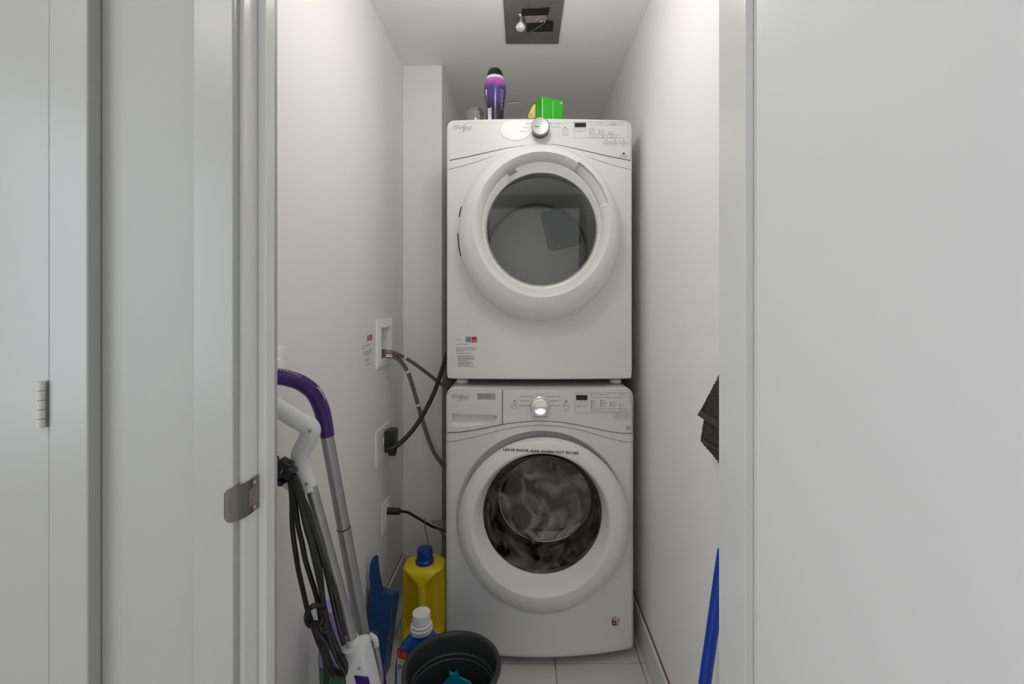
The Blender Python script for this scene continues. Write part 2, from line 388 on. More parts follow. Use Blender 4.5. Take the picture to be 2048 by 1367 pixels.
# strike plate with a curved lip that wraps the jamb edge
zt, zb = 1.0365, 0.990
sp = B()
lip = [(-0.3935, 0.6008), (-0.3900, 0.6010), (-0.3865, 0.6022), (-0.3835, 0.6060), (-0.3800, 0.6115), (-0.3772, 0.6190), (-0.3765, 0.6270), (-0.3765, 0.6482)]
def zspan(i):
    c = 0.5*(zt+zb); h = 0.5*(zt-zb)
    k = [0.70, 0.90, 0.98, 1, 1, 1, 1, 1][i]
    return c-h*k, c+h*k
rs_ = []
for i, (x, y) in enumerate(lip):
    a, b = zspan(i); dx, dy = (0, -0.0012) if i < 3 else ((0.0008, -0.0008) if i < 6 else (0.0012, 0))
    rs_.append([Vector((x, y, a)), Vector((x, y, b)), Vector((x+dx, y+dy, b)), Vector((x+dx, y+dy, a))])
rings(sp, rs_, True, True)
spo = obj('strike_plate', sp, M['steel'], t2, True, 50, label='steel strike plate with curved lip')
bm = B(); box(bm, -0.3756, -0.3750, 0.6245, 0.6455, 1.0005, 1.0245); obj('latch_hole', bm, M['boxin'], spo, False)
for z in (1.0303, 0.9955):
    bm = B(); lathe(bm, [(0.0030, -0.3757), (0.0030, -0.3748), (0.0012, -0.3744)], (0, 0.6370, z), 14, 'X'); obj('screw', bm, M['satin'], spo)

# open closet door, swung into the hall on the right
ang = math.radians(10)
dv = Vector((math.sin(ang), -math.cos(ang), 0)); nv = Vector((math.cos(ang), math.sin(ang), 0))
h0 = Vector((0.3095, 0.6045, 0.012))
bm = B()
q = [h0, h0+dv*0.70, h0+dv*0.70+nv*0.035, h0+nv*0.035]
prism(bm, q, (0, 0, 2.02)); bmesh.ops.bevel(bm, geom=bm.edges[:], offset=0.0025, segments=3, affect='EDGES')
d1 = struct('door_1', bm, M['door'], smooth=True)
for z in (0.22, 1.02, 1.82):
    bm = B(); lathe(bm, [(0.006, z-0.05), (0.006, z+0.05)], h0+nv*0.0405+Vector((0, 0.004, 0)), 12); obj('hinge', bm, M['hinge'], d1)
# closed neighbouring door with a painted hinge
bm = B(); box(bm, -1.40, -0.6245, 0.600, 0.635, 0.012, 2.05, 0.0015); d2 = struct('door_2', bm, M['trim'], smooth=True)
zh1 = CAMZ+(VY-763)/F*0.590; zh0 = CAMZ+(VY-857)/F*0.590
bm = B(); box(bm, -0.6300, -0.6250, 0.5985, 0.5999, zh0, zh1); hg = obj('hinge', bm, M['hinge'], d2, label='painted butt hinge')
nk = 5
for i in range(nk):
    a = zh0+(zh1-zh0)*i/nk+0.0004; b = zh0+(zh1-zh0)*(i+1)/nk-0.0004
    bm = B(); lathe(bm, [(0.0046, a), (0.0048, a+0.0006), (0.0048, b-0.0006), (0.0046, b)], (-0.6278, 0.5935, 0), 14); obj('knuckle', bm, M['hinge'], hg)

# ------------------------------------------------------------------ machines
class Front:
    """gently bowed front of an appliance; s(px,py) gives the point of its face seen there"""
    def __init__(f, xc, hw, ye, bow): f.xc, f.hw, f.ye, f.bow = xc, hw, ye, bow
    def y(f, x): return f.ye-f.bow*max(0.0, 1-((x-f.xc)/f.hw)**2)
    def s(f, px, py, e=0.0):
        Y = f.ye
        for _ in range(5): Y = f.y((px-VX)/F*Y)-e
        return P(px, py, Y)
    def fn(f, e=0.0009): return lambda px, py: f.s(px, py, e)

def shell(fr, z0, z1, rt, rb, fil, hole, recess, inner, yback, lip=None, n=320):
    """appliance housing: rounded outline lofted inward to the door opening"""
    cx, cz, a, b = hole
    def inside(x, z):
        dx = abs(x-fr.xc)
        if dx > fr.hw or z > z1 or z < z0: return False
        for zz, r, s in ((z1, rt, 1), (z0, rb, -1)):
            ex = dx-(fr.hw-r); ez = s*(z-(zz-s*r))
            if ex > 0 and ez > 0 and ex*ex+ez*ez > r*r: return False
        return True
    dirs = [(math.cos(2*math.pi*i/n), math.sin(2*math.pi*i/n)) for i in range(n)]
    out, hol = [], []
    for c, s in dirs:
        lo, hi = 0.0, 1.2
        for _ in range(40):
            m = (lo+hi)/2
            if inside(cx+c*m, cz+s*m): lo = m
            else: hi = m
        out.append(lo); hol.append(1/math.sqrt((c/a)**2+(s/b)**2))
    bm = B(); R_ = []
    def ring(fn_r, fn_y):
        r = []
        for i, (c, s) in enumerate(dirs):
            d = fn_r(i); x = cx+c*d; z = cz+s*d
            r.append(Vector((x, fn_y(x, i, d), z)))
        R_.append(r)
    ring(lambda i: out[i], lambda x, i, d: yback)
    ring(lambda i: out[i], lambda x, i, d: fr.ye+fil+0.001)
    for k in (0.0, 0.08, 0.25, 0.5, 0.75, 1.0):
        ins = fil*(1-math.cos(k*math.pi/2)) if True else 0
        dep = fil*(1-math.sin(k*math.pi/2))
        ring(lambda i, ins=ins: out[i]-ins, lambda x, i, d, dep=dep: fr.y(x)+dep)
    for k in (0.1, 0.25, 0.42, 0.6, 0.76, 0.86, 0.92, 0.96, 1.0):
        def rr(i, k=k): return (out[i]-fil)*(1-k)+hol[i]*k
        def yy(x, i, d, k=k):
            e = 0.0
            if lip:
                s = dirs[i][1]; amt = lip[0]*(0.25+0.75*max(0, min(1, 0.5-s*0.9)))
                e = amt*math.exp(-((d-hol[i])/lip[1])**2)
            return fr.y(x)-e
        ring(rr, yy)
    ym = fr.y(cx)
    ring(lambda i: hol[i]-0.004, lambda x, i, d: fr.y(x)+0.006)
    ring(lambda i: hol[i]-recess[0], lambda x, i, d: max(fr.y(x)+0.008, ym+recess[1]))
    ring(lambda i: inner, lambda x, i, d: ym+recess[1]+0.004)
    ring(lambda i: inner, lambda x, i, d: ym+recess[1]+0.06)
    rings(bm, R_, True, False)
    return bm
def ellw(e, Y):   # pixel ellipse -> world centre/radii at depth Y
    c = P(e[0], e[1], Y); return c.x, c.z, e[2]*Y/F, e[3]*Y/F
def door_ring(levels, n=160, pocket=None, sub=5):
    """round door frame: smooth loft through pixel ellipses at given depths"""
    bm = B(); L = []
    for (px, py, a, b, Y) in levels:
        c = P(px, py, Y); L.append((c.x, c.z, a*Y/F, b*Y/F, Y))
    prof = smooth_path([Vector((*l[:3],)) for l in L], sub); prof2 = smooth_path([Vector((l[3], l[4], 0)) for l in L], sub)
    R_ = []; m = len(prof)
    for j, (p, q) in enumerate(zip(prof, prof2)):
        r = []
        for i in range(n):
            t = 2*math.pi*i/n; y = q.y
            if pocket and pocket[0] <= t <= pocket[1] and pocket[2] <= j/(m-1) <= pocket[3]: y += pocket[4]
            r.append(Vector((p.x+p.z*math.cos(t), y, p.y+q.x*math.sin(t))))
        R_.append(r)
    rings(bm, R_); return bm
def panel(fr, xs, ztop, zbot, e=0.002, rows=6, th=0.006):
    """thin facia plate that follows the bow; xs/ztop/zbot in pixels"""
    bm = B(); g = []
    for x in xs:
        col = []
        for j in range(rows+1):
            py = ztop(x)+(zbot(x)-ztop(x))*j/rows
            col.append(bm.verts.new(fr.s(x, py, e)))
        g.append(col)
    for a, b in zip(g[:-1], g[1:]):
        for j in range(rows): bm.faces.new((a[j], a[j+1], b[j+1], b[j]))
    r = bmesh.ops.extrude_face_region(bm, geom=bm.faces[:])
    bmesh.ops.translate(bm, vec=(0, th, 0), verts=[v for v in r['geom'] if isinstance(v, bmesh.types.BMVert)])
    return bm
def seam(fr, pts, name, parent, rad=0.0011, m='seam', k=6):
    bm = B(); ps = smooth_path([Vector((p[0], p[1], 0)) for p in pts], k)
    tube(bm, [fr.s(p.x, p.y, 0.0004) for p in ps], rad, 6, 0)
    return obj(name, bm, M[m], parent)
def lerp_curve(pts):
    ps = smooth_path([Vector((p[0], p[1], 0)) for p in pts], 8)
    def f(x):
        if x <= ps[0].x: return ps[0].y
        for a, b in zip(ps[:-1], ps[1:]):
            if x <= b.x: return a.y+(b.y-a.y)*(x-a.x)/max(1e-6, b.x-a.x)
        return ps[-1].y
    return f
def linspace(a, b, n): return [a+(b-a)*i/(n-1) for i in range(n)]
def script_logo(fr, x, y, w, parent):
    """cursive maker's name with its swoosh, as on both consoles"""
    f = fr.fn(0.0026); bm = B()
    put_text(bm, 'Whirlpool', x+w*0.5, y, w*0.26, f, shear=0.30, wid=w/(4.05*w*0.26/0.70), bold=0.01)
    pts = [(x+w*0.50, y+w*0.05), (x+w*0.60, y-w*0.13), (x+w*0.70, y-w*0.19), (x+w*0.74, y-w*0.14), (x+w*0.66, y+w*0.02), (x+w*0.50, y+w*0.20), (x+w*0.38, y+w*0.28), (x+w*0.36, y+w*0.24)]
    tube(bm, [f(*p) for p in smooth_path([Vector((*p, 0)) for p in pts], 5) for p in [(p.x, p.y)]], 0.0006, 5, 0)
    pts = [(x+w*0.40, y+w*0.28), (x+w*0.58, y+w*0.18), (x+w*0.99, y+w*0.16)]
    tube(bm, [f(p.x, p.y) for p in smooth_path([Vector((*p, 0)) for p in pts], 5)], 0.0005, 5, 0)
    return obj('logo', bm, M['inkl'], parent, False)

XM = 0.0625; HW = 0.3425
# ---------------- dryer
DF = Front(XM, HW, 1.679, 0.018)
DZ0, DZ1 = 1.003, 1.957
dry = thing('dryer', 'white front-load dryer stacked on top of the washer, large round smoked-glass door', 'dryer', (XM, 1.72, DZ0-0.02))
hx, hz, ha, hb = ellw((1079, 468, 155, 164), 1.66)
bm = shell(DF, DZ0, DZ1, 0.026, 0.008, 0.008, (hx, hz, ha, hb), (0.012, 0.03), 0.232, 2.43, lip=(0.020, 0.028))
obj('body', bm, M['enamel'], dry, True, 30)
# console facia
zb_d = lerp_curve([(898, 320), (940, 311.5), (985, 301.5), (1023, 294), (1080, 288), (1117, 289.5), (1165, 299.5), (1215, 311), (1261, 320)])
def zt_d(x):
    y = 245.5
    if x < 912: y += 12-math.sqrt(max(0, 144-(912-x)**2)) if x > 900 else 12
    if x > 1249: y += 12-math.sqrt(max(0, 144-(x-1249)**2)) if x < 1261 else 12
    return y
xs = linspace(899, 911, 8)+linspace(915, 1245, 60)+linspace(1249, 1260.5, 8)
con = obj('control_panel', panel(DF, xs, zt_d, zb_d), M['console'], dry, True, 30)
edge = [(899, 318), (899, 300), (899, 262)]+[(x, zt_d(x)) for x in linspace(900, 911, 6)]+[(x, zt_d(x)) for x in linspace(930, 1235, 20)]+[(x, zt_d(x)) for x in linspace(1249.5, 1260.4, 6)]+[(1260.8, 280), (1260.8, 318)]
seam(DF, edge, 'panel_seam', dry, 0.0007, 'inkl', 1)
seam(DF, [(x, zb_d(x)+0.6) for x in linspace(899, 1261, 50)], 'panel_gap', dry, 0.0016, 'seam', 1)
seam(DF, [(895.5, 338.7), (925, 331.5), (960, 321), (990, 311), (1020, 300)], 'housing_seam', dry, 0.0010, 'greypr')
seam(DF, [(1130, 300), (1165, 311), (1200, 322), (1235, 332.5), (1262.5, 338.6)], 'housing_seam', dry, 0.0010, 'greypr')
f = DF.fn(0.0025)
bm = B(); put_rect(bm, 1149.5, 245.5, 1172, 254.3, DF.fn(0.0026), 4); obj('display', bm, M['lcd'], con, False)
script_logo(DF, 906, 255, 36, con)
# glossy oval shaped to catch the lamp's glare, and knob
bm = B(); put_ring(bm, 1031, 260, 0, 1, lambda x, y: DF.s(1031+(x-1031)*31, 260+(y-260)*20, 0.0046), 48); put_ring(bm, 1031, 260, 1, 1.035, lambda x, y: DF.s(1031+(x-1031)*31, 260+(y-260)*20, 0.0046 if math.hypot(x-1031, y-260) < 1.01 else 0.002), 48)
bmesh.ops.remove_doubles(bm, verts=bm.verts[:], dist=1e-5)
obj('glare_oval', bm, M['glare'], con, False, label='glossy white oval shaped to catch the lamp glare')
kc = DF.s(1080, 261, 0); kr = 0.0325
kM = Matrix.Identity(3)
kn = B(); lathe(kn, [(0.0355, 0.0), (0.0355, -0.004), (0.033, -0.006)], kc+Vector((0, -0.002, 0)), 48, 'Y'); ko = obj('control_knob', kn, M['satin'], con)
kn = B(); lathe(kn, [(0.0318, -0.006), (0.0318, -0.030)], kc, 48, 'Y'); obj('knob_skirt', kn, M['blackpl'], ko)
kn = B(); lathe(kn, [(0.0315, -0.029), (0.0325, -0.031), (0.0325, -0.041), (0.030, -0.0435), (0.0285, -0.0435), (0.0275, -0.0425), (0.014, -0.041), (0.004, -0.0405)], kc, 48, 'Y'); kcap = obj('knob_cap', kn, M['knob'], ko, True, 30)
kn = B(); box(kn, kc.x-0.028, kc.x-0.006, kc.y-0.0445, kc.y-0.042, kc.z-0.0006, kc.z+0.0006); obj('pointer', kn, M['chrome'], ko, False)
# printed writing on the dryer console
bm = B(); bd = B()
for s, x, y in (('NORMAL', 1116, 247.5), ('HEAVY DUTY', 1113, 254)): put_text(bm, s, x, y, 2.0, f)
for s, x, y in (('BULKY', 1054, 247.5), ('DELICATE', 1051, 255), ('TIMED DRY', 1047, 262.5)): put_text(bm, s, x, y, 2.0, DF.fn(0.0052))
put_rect(bm, 1098, 247.2, 1106, 247.7, f); put_rect(bm, 1095, 253.8, 1101, 254.3, f)
put_ring(bm, 1130.5, 262, 5.6, 6.1, f); put_text(bm, 'D', 1129, 262, 3, f); put_rect(bm, 1130.5, 261.7, 1134, 262.3, f); put_rect(bm, 1128.5, 254.2, 1132, 255.6, f)
put_text(bm, 'START/PAUSE', 1130.5, 270.3, 1.6, f)
put_frame(bm, 1147.2, 242.8, 1258, 276.5, 0.35, f) if False else None
put_frame(bm, 1147.5, 243, 1256, 275.8, 0.35, f)
put_frame(bm, 1150.5, 256.5, 1173.5, 260.5, 0.3, f); put_rect(bm, 1162, 256.5, 1162.3, 260.5, f)
put_rect(bm, 1153.3, 262.4, 1154.5, 263.6, f); put_text(bm, 'Estimated Time', 1162, 263.1, 1.7, f)
put_rect(bm, 1178, 250.3, 1249, 250.7, f, 8)
for s, x, y in (('Sensing', 1203, 246), ('Damp', 1228, 246.6), ('Cool Down', 1228.5, 249.2), ('Done', 1244, 247.2)):
    put_text(bm, s, x, y, 1.7, f); put_rect(bm, x-2.0*len(s)*0.42-3.2, y-0.6, x-2.0*len(s)*0.42-2.0, y+0.6, f)
for x, names, y0 in ((1183, ('High', 'Medium', 'Low', 'Extra Low'), 256), (1202, ('More', 'Normal', 'Less'), 259.5), (1220.5, ('On', 'Off'), 263.5)):
    for k, s in enumerate(names):
        y = y0+k*3.3; put_rect(bd, x-3.6, y-0.75, x-2.0, y+0.75, f); put_text(bm, s, x+2.1+len(s)*0.25, y, 1.8, f)
for x, s in ((1187.5, ('Temp',)), (1206, ('Dryness', 'Level')), (1224, ('Wrinkle', 'Shield'))):
    put_frame(bm, x-8.3, 268.4, x+8.3, 276.2 if len(s) > 1 else 274.6, 0.3, f)
    for k, q in enumerate(s): put_text(bm, q, x, (271.6 if len(s) == 1 else 270.6)+k*3.2, 1.9, f)
for x, s in ((1212.5, 'Drum Light'), (1230, 'Cycle Signal'), (1247.5, 'Control Lock')):
    put_rect(bd, x-0.9, 280.2, x+0.9, 281.8, f); put_frame(bm, x-8.2, 283, x+8.2, 288.5, 0.3, f); put_text(bm, s, x, 285.8, 2.0, f, wid=0.8)
    put_text(bm, 'hold 3 sec', x, 291.2, 1.4, f)
put_ring(bm, 1247.5, 306.8, 0, 2.6, f); put_text(bm, 'ADVANCED', 1247.5, 310.8, 1.8, f); put_text(bd, 'MOISTURE SENSING', 1247.5, 314, 2.1, f, wid=0.75)
obj('console_print', bm, M['ink'], con, False); obj('indicator_marks', bd, M['black'], con, False)
# door
lev = [(1079, 468, 160, 171, 1.668), (1079, 467, 162, 173, 1.650), (1079, 463, 161, 175, 1.625), (1080.5, 456, 152, 163.5, 1.602),
       (1083, 449.5, 139, 148, 1.590), (1084, 448, 134, 143.5, 1.591), (1083.7, 449.5, 125, 135, 1.606), (1083.5, 451, 118, 127.5, 1.624)]
bm = door_ring(lev, 180, pocket=(math.radians(17), math.radians(56), 0.56, 0.97, 0.018))
dd = obj('door', bm, M['ring'], dry, True, 40)
lev = [(1083.5, 451, 118.3, 127.8, 1.6225), (1083.5, 452, 115.5, 124.5, 1.627), (1083.2, 456.5, 111.5, 116, 1.641), (1083, 458, 110, 113, 1.645), (1083, 458, 108.5, 111.5, 1.652)]
obj('door_bezel', door_ring(lev, 160), M['bezel'], dd, True, 40)
bm = B(); r0 = ell(1083, 458, 110.5, 113, 1.645, 96); c = P(1083, 458, 1.652); v0 = bm.verts.new(c)
vv = [bm.verts.new(p) for p in r0]
for i in range(96): bm.faces.new((v0, vv[i], vv[(i+1) % 96]))
obj('door_glass', bm, M['dglass'], dd, True)
bm = B(); tube(bm, [p+Vector((0, -0.001, 0)) for p in ell(1083, 458, 110, 112.5, 1.643, 96)+ell(1083, 458, 110, 112.5, 1.643, 96)[:1]], 0.0014, 6, 0); obj('glass_seal', bm, M['greypr'], dd)
ang_ = math.radians(118)
bm = B()
fnl = lambda x, y: P(x, y, 1.604)
q = [(1013.5, 345), (1029, 335.5), (1034.5, 343.5), (1019.5, 352.5)]
prism(bm, [P(x, y, 1.6065) for x, y in q], (0, 0.003, 0)); ll = obj('rating_label', bm, M['greypr'], dd, False, label='small dark printed label inside the door rim')
bm = B()
for k in range(5):
    t = 0.15+k*0.17; a = Vector(q[0]).lerp(Vector(q[3]), t); b = Vector(q[1]).lerp(Vector(q[2]), t)
    for u in range(7):
        s0 = u/7+0.02; s1 = s0+R.uniform(0.05, 0.12); p0 = a.lerp(b, s0); p1 = a.lerp(b, s1); d = Vector((0.6, 0.9))*0.8
        bm.faces.new([bm.verts.new(P(p.x, p.y, 1.6062)) for p in (p0, p1, p1+d, p0+d)])
obj('label_print', bm, M['black'], ll, False)
for a0, a1 in ((163, 170), (181, 196)):
    bm = B(); tube(bm, [P(1079+163*math.cos(math.radians(a)), 464-174.5*math.sin(math.radians(a)), 1.640) for a in linspace(a0, a1, 6)], 0.0028, 6, 0); obj('hinge_slot', bm, M['seam'], dd)
# drum behind the glass
dc = P(1083, 470, 1.69); dcz = dc.z
bm = B(); lathe(bm, [(0.236, 1.700), (0.240, 1.712), (0.245, 1.75), (0.245, 2.19), (0.237, 2.20), (0.225, 2.195), (0.0, 2.19)], (dc.x, 0, dcz-0.02), 72, 'Y', False, False)
bmesh.ops.remove_doubles(bm, verts=bm.verts[:], dist=1e-5); dr = obj('drum', bm, M['drum'], dry, True, 30)
bm = B(); lathe(bm, [(0.234, 2.186), (0.240, 2.172), (0.246, 2.176), (0.244, 2.192)], (dc.x, 0, dcz-0.02), 72, 'Y', False, False); obj('drum_lip', bm, M['drumdark'], dr)
bm = B(); prism(bm, [P(x, y, 2.19) for x, y in ((1097, 449), (1108, 430), (1118, 422), (1128, 422), (1144, 440), (1160, 470), (1166, 484), (1160, 492), (1110, 500), (1100, 494))], (0, -0.0001, 0)); bm.free()
gq = [(1083, 430), (1088, 424), (1111, 419), (1119, 421), (1140, 442), (1158, 470), (1161, 482), (1155, 489), (1105, 500), (1097, 496)]
bm = B(); prism(bm, [P(x, y, 2.188) for x, y in gq], (0, -0.012, 0)); bmesh.ops.bevel(bm, geom=bm.edges[:], offset=0.003, segments=2, affect='EDGES')
gr = obj('drum_grille', bm, M['drumdark'], dr)
def inpoly(x, y, q):
    c = False
    for i in range(len(q)):
        (x0, y0), (x1, y1) = q[i], q[i-1]
        if (y0 > y) != (y1 > y) and x < (x1-x0)*(y-y0)/(y1-y0)+x0: c = not c
    return c
bm = B(); tube(bm, [P(x, y, 2.1755) for x, y in gq+gq[:1]], 0.0022, 6, 0); obj('grille_rim', bm, M['hole'], gr)
bm = B(); gc = (1122, 460)
small = [(gc[0]+(x-gc[0])*0.86, gc[1]+(y-gc[1])*0.86) for x, y in gq]
yy = 418
row = 0
while yy < 502:
    xx = 1080+(1.6 if row % 2 else 0)
    while xx < 1166:
        if inpoly(xx, yy, small): put_ring(bm, xx, yy, 0, 0.95, lambda x, y: P(x, y, 2.1755), 6)
        xx += 3.2
    yy += 2.8; row += 1
o = obj('grille_holes', bm, M['hole'], gr, False); o['kind'] = 'stuff'
bm = B(); prism(bm, [P(x, y, 2.10) for x, y in ((1163, 548), (1172, 530), (1178, 500), (1192, 492), (1196, 520), (1180, 556))], (0, -0.10, 0)); bmesh.ops.bevel(bm, geom=bm.edges[:], offset=0.006, segments=2, affect='EDGES'); obj('drum_baffle', bm, M['drum'], dr)
# feet
for sx in (-1, 1):
    for yf in (1.74, 2.36):
        bm = B(); x = XM+sx*0.292
        lathe(bm, [(0.010, DZ0+0.002), (0.010, DZ0-0.010), (0.021, DZ0-0.011), (0.023, DZ0-0.020), (0.021, DZ0-0.0252)], (x, yf, 0), 24); obj('foot', bm, M['plastic'], dry)
# care sticker low on the left of the front
f = DF.fn(0.0004); f2 = DF.fn(0.0008); f3 = DF.fn(0.0011)
bm = B(); put_rect(bm, 909.5, 671, 956, 741, f, 6); sk = obj('care_sticker', bm, M['sheet2'], dry, False, label='pale printed care sticker low on the front')
bm = B(); put_rect(bm, 931.5, 673, 942, 684.2, f2); obj('sticker_block', bm, M['greypr'], sk, False)
bm = B(); put_rect(bm, 943.2, 673, 953.6, 684.2, f2); obj('sticker_block', bm, M['red'], sk, False, label='red block')
def word_lines(bm, x, lines, fn, h):
    for y, wmax, x0 in lines:
        xx = x0
        while xx < x0+wmax-1:
            ww = min(R.uniform(2.0, 5.0), x0+wmax-xx); put_rect(bm, xx, y, xx+ww, y+h, fn); xx += ww+R.uniform(0.7, 1.2)
bm = B(); word_lines(bm, 0, [(687.3, 23, 912), (694.5, 41, 912), (697.9, 41, 912), (701, 14, 912), (705.5, 29, 912)]+[(710.5+k*2.6, w_, 915.5) for k, w_ in enumerate((34, 28, 35, 33, 18, 28, 32, 25, 32))], f2, 1.1)
word_lines(bm, 0, [(676.5, 8, 912), (679.2, 14, 912)], f2, 0.6)
obj('sticker_print', bm, M['ink'], sk, False)
bm = B(); put_rect(bm, 945, 679.9, 947.6, 681.3, f3); put_rect(bm, 948.1, 679.6, 949.6, 681.3, f3); put_rect(bm, 950, 680, 952.3, 681.4, f3); obj('label_print', bm, M['paper'], sk, False)

# ---------------- washer
WF = Front(XM, HW, 1.646, 0.046)
WZ0, WZ1 = 0.026, 0.976
wsh = thing('washer', 'white front-load washing machine standing on the floor tiles under the dryer', 'washing machine', (XM, 1.72, 0.001))
hx, hz, ha, hb = ellw((1083, 1044, 173.5, 184), 1.603)
bm = shell(WF, WZ0, WZ1, 0.036, 0.010, 0.022, (hx, hz, ha, hb), (0.018, 0.045), 0.228, 2.42, lip=None)
def cut_window(bm, px0, px1, py0, py1):
    a = WF.s(px0, py0); b = WF.s(px1, py1)
    for co, no in (((a.x, 0, 0), (1, 0, 0)), ((b.x, 0, 0), (1, 0, 0)), ((0, 0, a.z), (0, 0, 1)), ((0, 0, b.z), (0, 0, 1))):
        fs = [f for f in bm.faces if f.calc_center_median().y < 1.66 and min(v.co.x for v in f.verts) < b.x+0.01 and max(v.co.x for v in f.verts) > a.x-0.01 and max(v.co.z for v in f.verts) > b.z-0.01 and min(v.co.z for v in f.verts) < a.z+0.01]
        gm = list(set(fs) | {e for f in fs for e in f.edges} | {v for f in fs for v in f.verts})
        bmesh.ops.bisect_plane(bm, geom=gm, plane_co=co, plane_no=no)
    dl = [f for f in bm.faces if f.calc_center_median().y < 1.66 and a.x < f.calc_center_median().x < b.x and b.z < f.calc_center_median().z < a.z]
    bmesh.ops.delete(bm, geom=dl, context='FACES')
cut_window(bm, 902.8, 975, 824, 853.5); cut_window(bm, 974.5, 994.5, 824, 846)
obj('body', bm, M['enamel'], wsh, True, 30)
zb_w = lerp_curve([(894, 864), (925, 862.5), (965, 856), (1005, 847.8), (1045, 842.5), (1082, 841), (1120, 843), (1165, 850.5), (1210, 860), (1240, 864.8), (1266, 866)])
def zt_w(x):
    y = 778.5
    if x < 908: y += 12-math.sqrt(max(0, 144-(908-x)**2)) if x > 896 else 12
    if x > 1251: y += 12-math.sqrt(max(0, 144-(x-1251)**2)) if x < 1263 else 12
    return y
xs = linspace(1006, 1245, 44)+linspace(1251, 1262.5, 8)
con = obj('control_panel', panel(WF, xs, zt_w, zb_w), M['console'], wsh, True, 30)
xs = linspace(894.6, 907, 9)+linspace(912, 1003.6, 22)
drw = obj('dispenser_drawer', panel(WF, xs, zt_w, lambda x: zb_w(x)-0.4), M['console'], wsh, True, 30)
edge = [(894, 863), (895, 840), (896, 800), (896, 792)]+[(x, zt_w(x)) for x in linspace(897, 907, 6)]+[(x, zt_w(x)) for x in linspace(930, 1240, 22)]+[(x, zt_w(x)) for x in linspace(1252, 1262, 6)]+[(1264.5, 810), (1266, 864)]
seam(WF, edge, 'panel_seam', wsh, 0.0009, 'greypr', 1)
seam(WF, [(x, zb_w(x)+0.5) for x in linspace(894, 1266, 60)], 'panel_gap', wsh, 0.0012, 'seam', 1)
seam(WF, [(1004.8, 779), (1004.8, 815), (1004.8, 847.5)], 'drawer_gap', wsh, 0.0013, 'seam')
seam(WF, [(892, 883), (915, 880.5), (955, 872), (1000, 860), (1040, 852.5), (1082, 850), (1125, 853), (1170, 862), (1215, 875), (1245, 882), (1267, 884.3)], 'housing_seam', wsh, 0.0010, 'greypr')
# drawer pull: shadowed scoop with a lower lip
bm = B(); g = []
top = lerp_curve([(904, 825.5), (930, 827), (965, 829), (993, 830)]); bot = lerp_curve([(904, 852), (915, 853.5), (940, 851.5), (975, 847), (988, 843), (993.5, 836)])
for x in linspace(903.5, 993.5, 30):
    a, b = top(x), bot(x); col = []
    for j in range(9):
        t = j/8; edgef = min(1, (x-903.5)/4, (993.5-x)/9); dep = 0.020*max(0, edgef)*math.sin(math.pi*min(1, 0.10+t*0.92))**0.6 if 0 < j < 8 else 0
        col.append(bm.verts.new(WF.s(x, a+(b-a)*t, 0.0026)+Vector((0, 0, 0))))
    g.append(col)
for a, b in zip(g[:-1], g[1:]):
    for j in range(8): bm.faces.new((a[j], a[j+1], b[j+1], b[j]))
bm.free()
def scoop():
    bm = B(); N = 36; K = 10; g = []
    for i in range(N+1):
        x = 903.5+90*i/N; a, b = top(x), bot(x); col = []
        for j in range(K+1):
            t = j/K
            ex = min(1.0, max(0.0, (x-903.5)/2.0), max(0.0, (993.5-x)/3.5))
            dep = ex*(0.0 if j == 0 else (0.026*(1-((t-0.1)/0.9)**2.2) if j < K else 0.0))
            p = WF.s(x, a+(b-a)*t, 0.0022); p.y += dep; col.append(bm.verts.new(p))
        g.append(col)
    for a, b in zip(g[:-1], g[1:]):
        for j in range(K): bm.faces.new((a[j], a[j+1], b[j+1], b[j]))
    return bm
# cut the matching window in the drawer face so the scoop is a real hollow
def drawer_with_hole():
    bm = B(); xs = linspace(894.6, 903.5, 7)+linspace(904, 993.5, 36)[1:]+linspace(995, 1003.6, 5); e = 0.002
    def col(x):
        a, b = zt_w(x), zb_w(x)-0.4
        if 903.4 < x < 993.6: return [a, (a+top(x))/2, top(x), None, bot(x), (b+bot(x))/2, b]
        m0, m1 = top(x), bot(x)
        return [a, (a+m0)/2, m0, 0, m1, (b+m1)/2, b]
    cs = []
    for x in xs:
        c = [y for y in col(x) if y not in (None, 0)]
        cs.append((x, [bm.verts.new(WF.s(x, y, e)) for y in c]))
    for (x0, a), (x1, b) in zip(cs[:-1], cs[1:]):
        for j in range(5):
            if j == 2 and 903.4 < x0 and x1 < 993.6: continue
            bm.faces.new((a[j], a[j+1], b[j+1], b[j]))
    return bm
bpy.data.objects.remove(drw)
drw = obj('dispenser_drawer', drawer_with_hole(), M['console'], wsh, False)
obj('drawer_pull', scoop(), M['plastic'], drw, True, 40)
script_logo(WF, 902, 793, 34, drw)
f = WF.fn(0.0026)
bm = B(); put_rect(bm, 954.5, 786, 990.5, 798.5, WF.fn(0.0023), 4); bg = obj('warranty_badge', bm, M['badge'], drw, False, label='silver badge with gold numerals')
bm = B(); put_text(bm, '10', 962, 791.5, 8, WF.fn(0.0029), wid=0.5); obj('badge_numerals', bm, M['gold'], bg, False)
bm = B(); put_text(bm, 'YEAR', 975, 792, 2.6, WF.fn(0.0029)); obj('badge_print', bm, M['ink'], bg, False)
bm = B(); put_rect(bm, 1152.3, 789.5, 1175, 799.8, WF.fn(0.0028), 4); obj('display', bm, M['lcd'], con, False)
